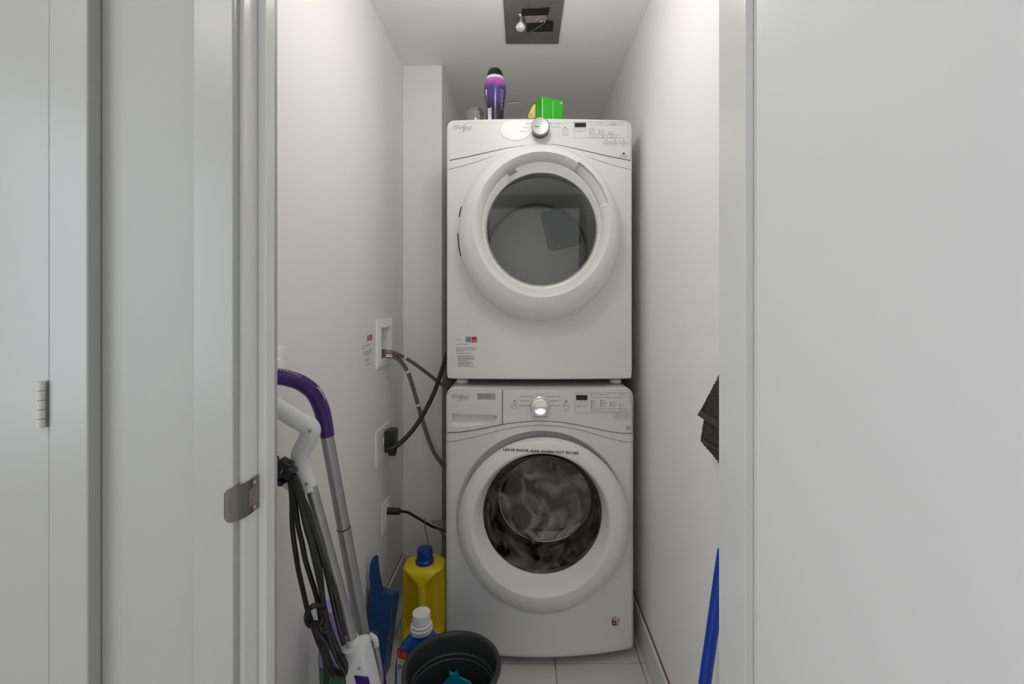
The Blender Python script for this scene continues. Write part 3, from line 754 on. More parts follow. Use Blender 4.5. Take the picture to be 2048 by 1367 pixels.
# knob
kc = WF.s(1080, 811, 0); kn = B(); lathe(kn, [(0.0335, 0.0), (0.0335, -0.006), (0.031, -0.008)], kc+Vector((0, -0.002, 0)), 48, 'Y'); ko = obj('control_knob', kn, M['satin'], con)
kn = B(); lathe(kn, [(0.030, -0.008), (0.0300, -0.026), (0.0285, -0.029), (0.0265, -0.0295), (0.012, -0.0285), (0.0, -0.0283)], kc, 48, 'Y', True, False); bmesh.ops.remove_doubles(kn, verts=kn.verts[:], dist=1e-6); obj('knob_cap', kn, M['chrome'], ko, True, 30)
kn = B(); box(kn, kc.x-0.026, kc.x-0.006, kc.y-0.0302, kc.y-0.0285, kc.z-0.0006, kc.z+0.0006); obj('pointer', kn, M['satin'], ko, False)
bm = B(); bd = B()
for s, x, y in (('NORMAL', 1080, 788), ('COLD WASH', 1048, 792.5), ('DELICATES', 1047, 801), ('QUICK WASH', 1048, 810.5), ('HEAVY DUTY', 1112, 792.8), ('SANITIZE', 1106, 801.3), ('DRAIN & SPIN', 1111, 810.8)):
    put_text(bm, s, x, y, 2.3, f, wid=0.95)
put_text(bm, 'CLEAN WASHER', 1075, 833.3, 2.0, f); put_text(bd, 'affresh', 1092, 833, 2.4, f); put_text(bm, 'with oxi', 1117.5, 801.4, 1.9, f)
for x0, x1, y in ((1057, 1066, 792.3), (1055, 1061, 801), (1057, 1060, 810.3), (1093, 1103, 792.6), (1099, 1100.5, 801), (1100, 1102, 810.6)): put_rect(bm, x0, y-0.25, x1, y+0.25, f)
for cx in (1029, 1132.3):
    put_ring(bm, cx, 811 if cx > 1100 else 810.3, 5.9, 6.5, f); put_rect(bd, cx-2, 800.8, cx+2, 802.4, f)
put_ring(bm, 1029, 810.3, 2.0, 2.6, f); put_rect(bm, 1028.7, 807, 1029.3, 810, f); put_text(bm, 'D', 1130.5, 811, 3.2, f); put_rect(bm, 1132, 810.6, 1136, 811.3, f); put_text(bm, 'START/PAUSE', 1132.3, 821, 1.6, f)
put_frame(bm, 1149.5, 785.3, 1259.5, 825.5, 0.4, f)
put_frame(bm, 1151.5, 802.5, 1176.5, 808, 0.3, f); put_rect(bm, 1163.6, 802.5, 1164, 808, f); put_text(bm, '-', 1158, 805.5, 2, f); put_text(bm, '+', 1170, 805.5, 2, f)
put_rect(bd, 1155, 811, 1156.6, 812.6, f); put_text(bm, 'Delay Wash', 1164.5, 811.9, 2.2, f)
put_rect(bm, 1180, 794, 1256, 794.5, f, 8)
for s, x, y in (('Door Locked', 1189, 789), ('Add Garment', 1210, 788.8), ('Done', 1246, 788.2)):
    put_text(bm, s, x, y, 2.0, f, wid=0.9); q = x-len(s)*0.58-2.6; put_rect(bd, q, y-0.9, q+1.6, y+0.9, f)
for x, names, y0 in ((1186, ('Hot', 'Warm', 'Cool', 'Cold'), 801.4), (1205, ('High', 'Medium', 'Low', 'Off'), 801), (1224, ('Heavy', 'Normal', 'Light'), 804.5), (1243, ('On', 'Off'), 808)):
    for k, s in enumerate(names):
        y = y0+k*3.8; put_rect(bd, x-3.8, y-0.95, x-1.9, y+0.95, f); put_text(bm, s, x+1.2+len(s)*0.45, y, 2.1, f)
for x, s in ((1190.5, 'Water Temp'), (1209.5, 'Spin'), (1229, 'Soil'), (1247, 'Extra Rinse')):
    put_frame(bm, x-8.8, 816.3, x+8.8, 823.6, 0.35, f); put_text(bm, s, x, 820, 2.2, f, wid=0.85)
for x, s in ((1234.5, 'Cycle Signal'), (1252.5, 'Control Lock')):
    put_rect(bd, x-0.9, 826.6, x+0.9, 828.4, f); put_frame(bm, x-8.3, 829.6, x+8.3, 836, 0.35, f); put_text(bm, s, x, 832.8, 2.1, f, wid=0.8); put_text(bm, 'hold 3 seconds', x, 838.6, 1.5, f, wid=0.9)
put_frame(bm, 1253, 851.5, 1261, 856.8, 0.8, f); put_ring(bm, 1257, 854.8, 1.4, 2.1, f, 12); put_text(bm, 'ENERGY', 1257, 859, 2.0, f)
obj('console_print', bm, M['ink'], con, False); obj('indicator_marks', bd, M['black'], con, False)
# door
lev = [(1086, 1046, 166, 172, 1.632), (1087, 1048, 170, 173.5, 1.606), (1087, 1048, 170.5, 174, 1.588), (1086, 1049, 160, 165, 1.563), (1084.5, 1049, 146, 151, 1.555),
       (1083.5, 1048.5, 138, 143.3, 1.556), (1084, 1041, 130, 134, 1.570), (1085, 1026, 118.5, 120.5, 1.600)]
dw = obj('door', door_ring(lev, 180, pocket=None), M['ring'], wsh, True, 40)
bm = B()
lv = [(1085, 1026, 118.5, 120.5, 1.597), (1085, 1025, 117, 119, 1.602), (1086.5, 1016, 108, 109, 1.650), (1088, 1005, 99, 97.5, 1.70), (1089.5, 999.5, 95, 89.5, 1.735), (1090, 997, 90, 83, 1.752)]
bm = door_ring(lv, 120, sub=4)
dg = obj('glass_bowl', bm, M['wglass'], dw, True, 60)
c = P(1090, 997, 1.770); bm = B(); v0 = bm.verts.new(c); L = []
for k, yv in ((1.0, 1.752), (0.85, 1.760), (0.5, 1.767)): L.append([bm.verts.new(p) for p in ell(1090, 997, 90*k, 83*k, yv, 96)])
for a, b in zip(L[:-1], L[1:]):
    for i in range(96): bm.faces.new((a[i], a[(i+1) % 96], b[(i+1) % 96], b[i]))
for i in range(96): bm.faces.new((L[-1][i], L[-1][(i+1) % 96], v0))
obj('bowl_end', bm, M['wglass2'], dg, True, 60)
bm = B(); e_ = ell(1090, 997.5, 91, 84.5, 1.749, 96); tube(bm, e_+e_[:1], 0.0010, 6, 0); obj('bowl_edge', bm, M['chrome'], dg)
# lettering round the top of the ring: project onto the ring's upper slope
def ring_surface(levels, e):
    W = [(P(l[0], l[1], l[4]), l[2]*l[4]/F, l[3]*l[4]/F) for l in levels]
    A = smooth_path([Vector((p.x, p.z, p.y)) for p, a, b in W], 8); A2 = smooth_path([Vector((a, b, 0)) for p, a, b in W], 8)
    def g(px, py):
        best = None
        for (p, q), (p2, q2) in zip(zip(A[:-1], A2[:-1]), zip(A[1:], A2[1:])):
            def h(p, q):
                x = (px-VX)/F*p.z; z = CAMZ+(VY-py)/F*p.z
                return ((x-p.x)/q.x)**2+((z-p.y)/q.y)**2-1
            h0_, h1_ = h(p, q), h(p2, q2)
            if h0_ <= 0 <= h1_:
                Y = p.z+(p2.z-p.z)*(-h0_)/max(1e-9, h1_-h0_)
                if best is None or Y < best: best = Y
        return P(px, py, (best if best else 1.56)-e)
    return g
bm = B(); put_text(bm, 'LEAVE DOOR AJAR WHEN NOT IN USE', 1081.5, 902.3, 4.9, ring_surface(lev, 0.0012), rot=-0.050, space=1.06, wid=147/(17.95*4.9/0.70), bold=0.030)
obj('door_lettering', bm, M['black'], dw, False)
# tub: rubber gasket, steel drum
bm = B(); tc_ = P(1085, 1035, 1.66)
lathe(bm, [(0.232, 1.648), (0.236, 1.662), (0.232, 1.70), (0.205, 1.725), (0.205, 1.74), (0.225, 1.755)], (tc_.x, 0, tc_.z), 64, 'Y', False, False); obj('gasket', bm, M['gasket'], wsh)
bm = B(); lathe(bm, [(0.215, 1.758), (0.235, 1.78), (0.25, 1.80), (0.25, 2.20), (0.0, 2.22)], (tc_.x, 0, tc_.z), 64, 'Y', False, False); bmesh.ops.remove_doubles(bm, verts=bm.verts[:], dist=1e-5); dr = obj('drum', bm, M['sdrum'], wsh, True, 30)
for k in range(3):
    bm = B(); a = math.radians(35+120*k); cx_, cz_ = tc_.x+0.235*math.cos(a), tc_.z+0.235*math.sin(a)
    lathe(bm, [(0.035, 1.80), (0.03, 2.0), (0.035, 2.2)], (cx_, 0, cz_), 16, 'Y'); obj('drum_fin', bm, M['sdrum'], dr)
# round maker's sticker with flag emblem, low right
f = WF.fn(0.0004); f2 = WF.fn(0.0008); f3 = WF.fn(0.0012)
sx_, sy_ = 1231.5, 1244.5
bm = B(); put_ring(bm, sx_, sy_, 0, 9.5, f, 36); st = obj('round_sticker', bm, M['paper'], wsh, False, label='small round sticker with a flag emblem')
bm = B()
for k in range(3): put_rect(bm, sx_-1.5, sy_-5.0+k*4.2, sx_+6.6-k*0.8, sy_-3.2+k*4.2, f2)
obj('red_stripes', bm, M['red'], st, False)
bm = B(); put_ring(bm, sx_-3.2, sy_+1.2, 0, 4.6, f2, 20); put_rect(bm, sx_-6.2, sy_-5.8, sx_-3.2, sy_, f2); obj('blue_canton', bm, M['navy'], st, False)
bm = B()
pts = [(sx_-3.2+(2.3 if k % 2 == 0 else 0.95)*math.sin(k*math.pi/5), sy_+1.2-(2.3 if k % 2 == 0 else 0.95)*math.cos(k*math.pi/5)) for k in range(10)]
bm.faces.new([bm.verts.new(f3(*p)) for p in pts]); obj('star', bm, M['whitecap'], st, False)
bm = B()
for k, ch in enumerate('AMERICA'):
    a = math.radians(-62+k*19.5); put_text(bm, ch, sx_+9.6*math.sin(a), sy_-9.6*math.cos(a), 3.6, f2, rot=-a)
obj('sticker_lettering', bm, M['black'], st, False)
for sx in (-1, 1):
    for yf in (1.75, 2.35):
        bm = B(); lathe(bm, [(0.012, WZ0+0.003), (0.012, 0.014), (0.022, 0.012), (0.024, 0.0005)], (XM+sx*0.285, yf, 0), 20); obj('foot', bm, M['gasket'], wsh)

# ------------------------------------------------------------------ things on the dryer
TZ = DZ1
def local_lathe(name, prof, m, parent, c, n=48, **k):
    bm = B(); lathe(bm, prof, c, n, **k); return obj(name, bm, M[m], parent)
bc = P(990, 236, 1.80); bc.z = TZ
bt = thing('scent_bottle', 'dark purple plastic bottle with black cap standing on the dryer', 'bottle', bc)
s_ = 1.80/F
zf = lambda py: CAMZ+(VY-py)/F*1.80
prof = [(0.0, TZ+0.0005), (0.030, TZ+0.0005), (0.0335, TZ+0.004), (0.0335, zf(236)), (0.0345, zf(220)), (0.0385, zf(203)), (0.0432, zf(188)), (0.0440, zf(181)), (0.0425, zf(173)), (0.0385, zf(166)), (0.0345, zf(161.5))]
bm = B(); lathe(bm, prof, (bc.x, bc.y, 0), 56, cap0=False); bmesh.ops.remove_doubles(bm, verts=bm.verts[:], dist=1e-6); bo = obj('bottle_body', bm, M['sleeve'], bt)
bm = B(); lathe(bm, [(0.0348, zf(162.0)), (0.0350, zf(160.5)), (0.0345, zf(157)), (0.0335, zf(156.2))], (bc.x, bc.y, 0), 48); obj('collar', bm, M['whitecap'], bt)
bm = B(); lathe(bm, [(0.0330, zf(156.4)), (0.0325, zf(153)), (0.0300, zf(147)), (0.0262, zf(142.5)), (0.0215, zf(140)), (0.012, zf(139.2)), (0.003, zf(139.2))], (bc.x, bc.y, 0), 12); obj('cap', bm, M['blackpl'], bt, True, 25)
rad_at = lerp_curve([(-z, r) for r, z in [(p[0], p[1]) for p in prof[::-1]]][::1]) if False else None
def bottle_pt(pr, c):
    def r_at(z):
        for (r0, z0), (r1, z1) in zip(pr[:-1], pr[1:]):
            if z0 <= z <= z1 and z1 > z0: return r0+(r1-r0)*(z-z0)/(z1-z0)
        return pr[-1][0]
    def g(u, v):   # u arc length to the right, v height
        r = r_at(v)+0.0007; a = u/r
        return Vector((c.x+r*math.sin(a), c.y-r*math.cos(a), v))
    return g
bp_ = bottle_pt(prof[1:], bc)
bm = B(); put_text(bm, 'DOWNY', 0, 0, 0.0125, lambda u, v: bp_(0.033+v*1.0, zf(206)-u), space=1.2, bold=0.01)
put_text(bm, 'UNSTOPABLES', 0, 0, 0.008, lambda u, v: bp_(-0.036+v*1.0, zf(212)-u), space=1.15)
obj('bottle_lettering', bm, M['greyprint2'], bo, False)
bm = B(); put_rect(bm, -0.041, -zf(196), -0.033, -zf(186), lambda u, v: bp_(u, -v)); obj('brand_mark', bm, M['whitecap'], bo, False)
bm = B(); put_rect(bm, -0.030, -zf(222), -0.012, -TZ-0.004, lambda u, v: bp_(u, -v), 3); lb = obj('bottle_label', bm, M['whitecap'], bo, False)
bm = B()
for k in range(9): put_rect(bm, -0.022, -(zf(223)-k*0.004), -0.013, -(zf(223)-k*0.004)+0.0016, lambda u, v: bp_(u, -v)+Vector((-0.0003, -0.0006, 0)))
obj('label_print', bm, M['ink'], lb, False)
# glass dish
gc_ = P(951, 236, 1.83); gc_.z = TZ
gd = thing('glass_dish', 'small clear glass dish beside the purple bottle on the dryer', 'dish', gc_)
bm = B(); zz = lambda py: CAMZ+(VY-py)/F*1.83
lathe(bm, [(0.0, TZ+0.0005), (0.026, TZ+0.0005), (0.033, TZ+0.006), (0.038, zz(232)), (0.036, zz(226)), (0.033, zz(222)), (0.029, zz(220.5)), (0.0275, zz(221.5)), (0.032, zz(226)), (0.034, zz(232)), (0.028, TZ+0.008), (0.0, TZ+0.007)], gc_*0+Vector((gc_.x, gc_.y, 0)), 40, cap0=False, cap1=False)
bmesh.ops.remove_doubles(bm, verts=bm.verts[:], dist=1e-6); obj('bowl', bm, M['cglass'], gd)
for k in range(3):
    bm = B(); r = [0.0385, 0.0372, 0.034][k]; z = [zz(232), zz(227), zz(222.5)][k]
    ps = [Vector((gc_.x+r*math.cos(a), gc_.y+r*math.sin(a), z)) for a in linspace(0, 2*math.pi, 33)]; tube(bm, ps, 0.0011, 5, 0); obj('rib', bm, M['cglass'], gd)
# green box
g0 = P(1081.3, 236, 1.76); g0.z = TZ+0.0005; ztop = CAMZ+(VY-193)/F*1.76
gx = thing('cardboard_box', 'bright green cardboard box with an open flap on the dryer', 'box', (g0.x+0.045, g0.y+0.05, TZ))
d1_ = Vector((math.cos(math.radians(24)), math.sin(math.radians(24)), 0)); d2_ = Vector((-math.sin(math.radians(24)), math.cos(math.radians(24)), 0))
wbx = 0.098; dbx = 0.07; Hbx = ztop-g0.z
bm = B(); th_ = 0.0012
def card(bm, a, u, lu, zh, n): prism(bm, [a, a+u*lu, a+u*lu+Vector((0, 0, zh)), a+Vector((0, 0, zh))], n*th_)
card(bm, g0, d1_, wbx, Hbx, d2_); obj('front_panel', bm, M['boxgreen'], gx, False)
bm = B(); card(bm, g0, d2_, dbx, Hbx, d1_); obj('side_panel', bm, M['boxdark'], gx, False)
bm = B(); card(bm, g0+d1_*wbx, d2_, dbx, Hbx, -d1_); obj('side_panel', bm, M['boxdark'], gx, False)
bm = B(); card(bm, g0+d2_*dbx, d1_, wbx, Hbx, -d2_); obj('back_panel', bm, M['boxgreen'], gx, False)
bm = B(); prism(bm, [g0, g0+d1_*wbx, g0+d1_*wbx+d2_*dbx, g0+d2_*dbx], (0, 0, th_)); obj('base_panel', bm, M['brown'], gx, False)
bm = B(); a = g0+d2_*dbx*0.35+d1_*0.018+Vector((0, 0, Hbx-0.012)); prism(bm, [a, a+d1_*0.04, a+d1_*0.036+Vector((0, 0, 0.026)), a+d1_*0.022+Vector((0, 0, 0.033)), a+d1_*0.006+Vector((0, 0, 0.024))], d2_*0.0014); obj('flap', bm, M['brown'], gx, False, label='torn brown cardboard flap')
fb = lambda u, v: g0+d1_*u+Vector((0, 0, v))-d2_*0.0006
bm = B(); put_rect(bm, 0.006, 0.004, 0.0085, Hbx-0.006, fb); put_rect(bm, 0.053, 0.004, 0.0545, Hbx-0.010, fb); put_rect(bm, 0.088, Hbx-0.012, 0.094, Hbx-0.005, fb)
put_text(bm, 'g', 0.068, -0.016, 0.012, lambda u, v: fb(u, -v)); put_ring(bm, 0.066, 0.022, 0.004, 0.0055, fb, 16)
obj('box_print', bm, M['whitecap'], gx, False)
# yellow packet
y0 = P(1058, 236, 1.80); y0.z = TZ+0.0005
yp = thing('foil_packet', 'yellow printed packet leaning on the green box on the dryer', 'packet', (y0.x+0.012, y0.y, TZ))
bm = B(); q = [(1056, 236), (1057, 228), (1060, 222), (1063, 215), (1067, 209), (1070.5, 207), (1071.5, 212), (1071, 222), (1070.5, 236)]
pts = [P(x, y, 1.80) for x, y in q]
for p in pts:
    if p.z < TZ+0.001: p.z = TZ+0.0005
prism(bm, pts, (0.004, 0.012, 0)); bmesh.ops.bevel(bm, geom=bm.edges[:], offset=0.0015, segments=2, affect='EDGES'); obj('packet_body', bm, M['packet'], yp)
bm = B(); pts = [P(x, y, 1.7985) for x, y in ((1067.5, 234.5), (1067, 224), (1068.5, 218), (1070, 220), (1070, 234.5))]; prism(bm, pts, (0, 0.001, 0)); obj('packet_print', bm, M['pblue'], yp, False)
bm = B(); put_ring(bm, 1061.5, 229, 1.6, 2.4, lambda x, y: P(x, y, 1.7985), 14); obj('packet_mark', bm, M['red'], yp, False)

# ------------------------------------------------------------------ ceiling fittings
def Cc(px, py, d=0.0):      # point on the ceiling plane (d below it)
    Y = (ZC-d-CAMZ)*F/(VY-py); return P(px, py, Y)
a, b = Cc(1012, 85.3), Cc(1116.4, 84.6)
px0, px1, pyb = a.x, b.x, a.y
ap = thing('ceiling_panel', 'grey square ceiling panel patched with black tape above the dryer', 'panel', ((px0+px1)/2, pyb-0.15, ZC))
bm = B(); box(bm, px0, px1, pyb-0.30, pyb, ZC-0.006, ZC-0.0002, 0.001); obj('plate', bm, M['panel'], ap)
def ctape(q, m, name, d0, d1, parent):
    bm = B(); pts = [Cc(x, y, d0) for x, y in q]; prism(bm, pts, (0, 0, d0-d1)); return obj(name, bm, M[m], parent, False)
tapes = [[(1043.5, 18.5), (1058, 18), (1075, 17.5), (1088, 16), (1099.8, 15), (1098.5, 23), (1095.8, 30), (1080, 31), (1066, 32.5), (1044, 31.5)],
         [(1053.5, 47), (1072, 46), (1087, 44), (1093, 41), (1106.5, 42), (1105.2, 63.2), (1080, 63.5), (1062, 63.5), (1054, 65)]]
for q in tapes: ctape(q, 'tape', 'tape_strip', 0.0085, 0.0072, ap)
bm = B(); tube(bm, [Cc(x, y, 0.0100) for x, y in ((1090, 44), (1082, 51), (1072, 57), (1062, 63))], 0.0018, 8); obj('tape_crease', bm, M['panel'], ap)
skt = ctape([(1050, 33), (1092, 32), (1093, 41), (1083, 45), (1054, 46)], 'dust', 'lamp_socket', 0.0105, 0.0065, ap)
for x, y, r in ((1073, 39, 0.006), (1078, 36, 0.005), (1083, 41.5, 0.0055), (1069, 42, 0.004), (1089, 42, 0.0035)):
    bm = B(); p = Cc(x, y, 0.012); lathe(bm, [(r*0.4, 0.002), (r, 0.0), (r*0.8, -0.004), (r*0.2, -0.006)], p, 10); obj('wire_nut', bm, M['dust'], skt)
bm = B(); tube(bm, [Cc(1038.5, 26, 0.012), Cc(1041, 31, 0.020), Cc(1042.5, 37, 0.020), Cc(1042, 42, 0.012)], 0.0042, 8, flat=0.8); obj('bracket', bm, M['satin'], ap)
p0 = Cc(1041.5, 43, 0.020); p1 = Cc(1041, 54.5, 0.032)
bm = B(); tube(bm, [p0, p0.lerp(p1, 0.5), p1], 0.0062, 14); kb = obj('bulb_neck', bm, M['bulb'], ap)
bm = B(); lathe(bm, [(0.0, 0.014), (0.008, 0.0135), (0.0145, 0.009), (0.0175, 0.002), (0.0175, -0.003), (0.0150, -0.0075), (0.0105, -0.0095), (0.0095, -0.0085), (0.0, -0.009)], p1, 32, cap0=False, cap1=False); bmesh.ops.remove_doubles(bm, verts=bm.verts[:], dist=1e-6); obj('bulb', bm, M['bulb'], ap)
for x, y in ((1030, 35.8), (1031, 51.3), (1099.8, 34)):
    bm = B(); lathe(bm, [(0.0024, 0.0), (0.0024, -0.0015), (0.001, -0.002)], Cc(x, y, 0.006), 10); obj('screw', bm, M['satin'], ap)
dcn = Cc(1030, 208, 0.0)
dk = thing('sprinkler_cover', 'round white cover disc on the ceiling behind the purple bottle', 'ceiling cover', dcn)
bm = B(); lathe(bm, [(0.044, ZC-0.008), (0.0445, ZC-0.010), (0.043, ZC-0.0125), (0.020, ZC-0.0130), (0.001, ZC-0.0130)], (dcn.x, dcn.y, 0), 48); obj('cover_disc', bm, M['ceil'], dk)
bm = B(); lathe(bm, [(0.037, ZC-0.0005), (0.037, ZC-0.009)], (dcn.x, dcn.y, 0), 32); obj('cup', bm, M['greypr'], dk)
# closet lamp: flush disc out of view above the doorway end of the closet
cl = thing('ceiling_lamp', 'white globe lamp on a short stem near the doorway end of the closet', 'lamp', (-0.03, 1.12, ZC))
LY = 1.12
bm = B(); lathe(bm, [(0.06, ZC-0.0005), (0.06, ZC-0.012), (0.02, ZC-0.022), (0.012, ZC-0.03), (0.012, ZC-0.15)], (-0.03, LY, 0), 28); obj('lamp_stem', bm, M['plastic'], cl)
bm = B(); lathe(bm, [(max(0.002, 0.078*math.sin(a)), ZC-0.215+0.078*math.cos(a)) for a in linspace(0.12, math.pi-0.02, 15)], (-0.03, LY, 0), 28); obj('globe', bm, M['lamp'], cl)

# ------------------------------------------------------------------ left wall fittings
def LW(px, py, d=0.0):      # point on the left wall plane (d proud of it)
    Y = (WL+d)*F/(px-VX); return P(px, py, Y)
def lwbox(bm, y0, y1, z0, z1, d0, d1, bev=0.0): box(bm, WL+d0, WL+d1, y0, y1, z0, z1, bev)
# washing machine supply box
Y0, Y1, Z0, Z1 = 1.665, 1.860, 1.040, 1.222
sbx = thing('supply_box', 'white recessed washer supply box with brass valves on left wall', 'wall box', (WL, (Y0+Y1)/2, Z0))
bm = B()
def fr_ring(d, i): return [Vector((WL+d, Y0+i, Z0+i)), Vector((WL+d, Y1-i, Z0+i)), Vector((WL+d, Y1-i, Z1-i)), Vector((WL+d, Y0+i, Z1-i))]
rings(bm, [fr_ring(0.0005, 0), fr_ring(0.006, 0.001), fr_ring(0.007, 0.004), fr_ring(0.012, 0.028), fr_ring(0.012, 0.033), fr_ring(0.0, 0.0345), fr_ring(-0.065, 0.0365)], False, True)
obj('frame', bm, M['plate'], sbx, False)
vz = CAMZ+(VY-705)/F*1.745
for k, (yv, zv) in enumerate(((1.725, vz+0.004), (1.765, vz-0.010))):
    bm = B(); lathe(bm, [(0.011, WL-0.064), (0.011, WL-0.020), (0.008, WL-0.018), (0.008, WL-0.004), (0.012, WL-0.002), (0.012, WL+0.012), (0.007, WL+0.014)], (0, yv, zv), 16, 'X'); v_ = obj('valve', bm, M['brass'], sbx)
    bm = B(); box(bm, WL-0.034, WL-0.026, yv-0.005, yv+0.005, zv+0.008, zv+0.036, 0.001); obj('valve_lever', bm, M['brass'], v_)
# braided hoses
def hose(label, pts, rad, ties):
    ps = [P(x, y, Y) for x, y, Y in pts]
    h = thing('supply_hose', label, 'hose', ps[0], 'braided hoses from the supply box')
    bm = B(); tube(bm, ps, rad, 12, 8); obj('hose_tube', bm, M['braid'], h)
    bm = B(); d = (ps[1]-ps[0]).normalized(); tube(bm, [ps[0]-d*0.004, ps[0]+d*0.022], rad*1.35, 12, 0); obj('hose_nut', bm, M['satin'], h)
    sp_ = smooth_path(ps, 8)
    for i in ties:
        a, b = sp_[i], sp_[i+1]; d = (b-a).normalized(); bm = B(); tube(bm, [a-d*0.005, a+d*0.005], rad*1.25, 12, 0); obj('tie', bm, M['whitecap'], h)
    return h
hose('upper grey braided hose running from the supply box to behind the dryer', [(771, 703, 1.725), (785, 704, 1.75), (812, 716, 1.80), (840, 735, 1.86), (866, 755, 1.92), (889, 773, 1.965), (902, 790, 2.02)], 0.0075, [15])
hose('lower grey braided hose drooping from the supply box towards the washer', [(772, 711, 1.765), (786, 712, 1.775), (803, 724, 1.80), (818, 750, 1.83), (832, 795, 1.87), (848, 850, 1.91), (866, 900, 1.945), (886, 930, 1.97), (900, 950, 2.0)], 0.0085, [22, 34])
# wall sticker
st_ = [(723, 668), (747, 664), (749.5, 739), (736, 743)]
ws = thing('wall_sticker', 'pale printed care sticker with red block on left wall', 'sticker', LW(736, 742))
def wsf(x, y, d=0.0006): return LW(x, y, d)
bm = B(); bm.faces.new([bm.verts.new(wsf(x, y, 0.0004)) for x, y in ((722.5, 670), (747.5, 665.5), (749.5, 738), (722.5, 745))]); obj('sticker_sheet', bm, M['sheet'], ws, False)
bm = B(); bm.faces.new([bm.verts.new(wsf(x, y)) for x, y in ((734.3, 670.7), (738.8, 669.5), (738.8, 681), (734.3, 682))]); obj('sticker_block', bm, M['greypr'], ws, False)
bm = B(); bm.faces.new([bm.verts.new(wsf(x, y)) for x, y in ((739.4, 669.3), (744.3, 668.2), (744.3, 679.3), (739.4, 680.6))]); obj('sticker_block', bm, M['red'], ws, False, label='red block')
bm = B()
for x0, y0, x1, y1 in ((724.5, 693, 741, 686.5), (724.5, 697.3, 728.5, 695.6), (727.5, 704, 743.5, 697.5), (726, 708.5, 744, 701), (732.5, 709.5, 739.5, 706.6), (729.5, 720, 742, 713.6), (734, 721.3, 738.5, 719), (732.5, 729, 742, 724.6)):
    n_ = max(1, int((x1-x0)/3.2))
    for k in range(n_):
        a = k/n_; b = (k+0.8)/n_
        q = [(x0+(x1-x0)*a, y0+(y1-y0)*a), (x0+(x1-x0)*b, y0+(y1-y0)*b)]
        bm.faces.new([bm.verts.new(wsf(*p)) for p in (q[0], q[1], (q[1][0], q[1][1]+1.3), (q[0][0], q[0][1]+1.3))])
obj('sticker_print', bm, M['ink'], ws, False)
# upper plate (three-gang)
def plate(name, label, y0, y1, z0, z1, gangs, group=None):
    t = thing(name, label, 'outlet', (WL, (y0+y1)/2, z0), group)
    bm = B(); lwbox(bm, y0, y1, z0, z1, 0.0004, 0.006, 0.002); pl = obj('cover_plate', bm, M['plate'], t)
    for g in range(gangs):
        yc = y0+(y1-y0)*(g+0.5)/gangs
        for zz_ in (z0+0.012, z1-0.012):
            bm = B(); lathe(bm, [(0.003, WL+0.0055), (0.003, WL+0.0068), (0.001, WL+0.0072)], (0, yc, zz_), 10, 'X'); obj('screw', bm, M['badge'], pl)
    return t, pl
t, pl = plate('outlet_plate', 'wide white outlet plate holding the large black dryer plug', 1.657, 1.830, 0.683, 0.811, 3)
bm = B(); lathe(bm, [(0.026, WL+0.0055), (0.026, WL+0.0075), (0.024, WL+0.008)], (0, 1.765, 0.750), 24, 'X'); obj('receptacle', bm, M['plate'], pl)
t, pl = plate('outlet_plate', 'small white outlet plate low on left wall with a thin black plug', 1.735, 1.827, 0.397, 0.511, 1)
bm = B(); lwbox(bm, 1.762, 1.80, 0.42, 0.49, 0.0055, 0.0085, 0.001); obj('receptacle', bm, M['plate'], pl)
t, pl = plate('switch_plate', 'white switch plate on left wall behind the purple mop handle', 0.946, 1.016, 1.070, 1.185, 1)
t['category'] = 'switch'
bm = B(); lwbox(bm, 0.966, 0.998, 1.095, 1.160, 0.0055, 0.0095, 0.002); obj('rocker', bm, M['plate'], pl)
# dryer power cord and plug
c0 = Vector((WL+0.008, 1.765, 0.750))
pc = thing('power_cord', 'thick black dryer power cord with large plug in wide outlet plate', 'cord', c0)
bm = B(); box(bm, WL+0.0085, WL+0.046, 1.738, 1.805, 0.722, 0.792, 0.006); plg = obj('plug', bm, M['blackpl'], pc)
e0 = P(769, 903, 1.715)
bm = B(); lathe(bm, [(0.020, WL+0.030), (0.022, WL+0.034), (0.022, WL+0.052), (0.017, WL+0.055), (0.012, WL+0.050), (0.004, WL+0.050)], (0, 1.735, 0.722), 24, 'X'); obj('strain_relief', bm, M['blackpl'], plg)
bm = B(); tube(bm, [P(771, 901, 1.69), P(783, 897, 1.69), P(800, 886, 1.715), P(825, 860, 1.75), P(848, 825, 1.79), P(868, 785, 1.82), P(882, 745, 1.85), P(893, 710, 1.90), P(903, 690, 1.97)], 0.0088, 12, 8); obj('cable', bm, M['cord'], pc)
# washer power cord
c1 = P(772, 1021, 1.78); c1.x = WL+0.009
wc = thing('power_cord', 'thin black washer power cord from the small outlet plate', 'cord', c1)
bm = B(); p0 = Vector((WL+0.0088, 1.78, c1.z)); p1 = P(800, 1022, 1.80)
tube(bm, [p0, p0.lerp(p1, 0.3), p0.lerp(p1, 0.9), p1], lambda t: 0.0135 if t < 0.75 else 0.0115, 14, 4); obj('plug', bm, M['blackpl'], wc)
bm = B(); tube(bm, [p1, P(815, 1024, 1.82), P(833, 1034, 1.85), P(850, 1044, 1.87), P(864, 1052, 1.89), P(880, 1058, 1.93), P(898, 1066, 1.99)], 0.0052, 10, 6); obj('cable', bm, M['cord'], wc)
bm = B(); tube(bm, [P(849, 1036, 1.862), P(850, 1046, 1.862), P(850, 1056, 1.862), P(853, 1068, 1.862), P(857, 1085, 1.862)], 0.0022, 8, 5); obj('yellow_tie', bm, M['yellowtie'], wc, label='yellow tie wrapped round the cable')
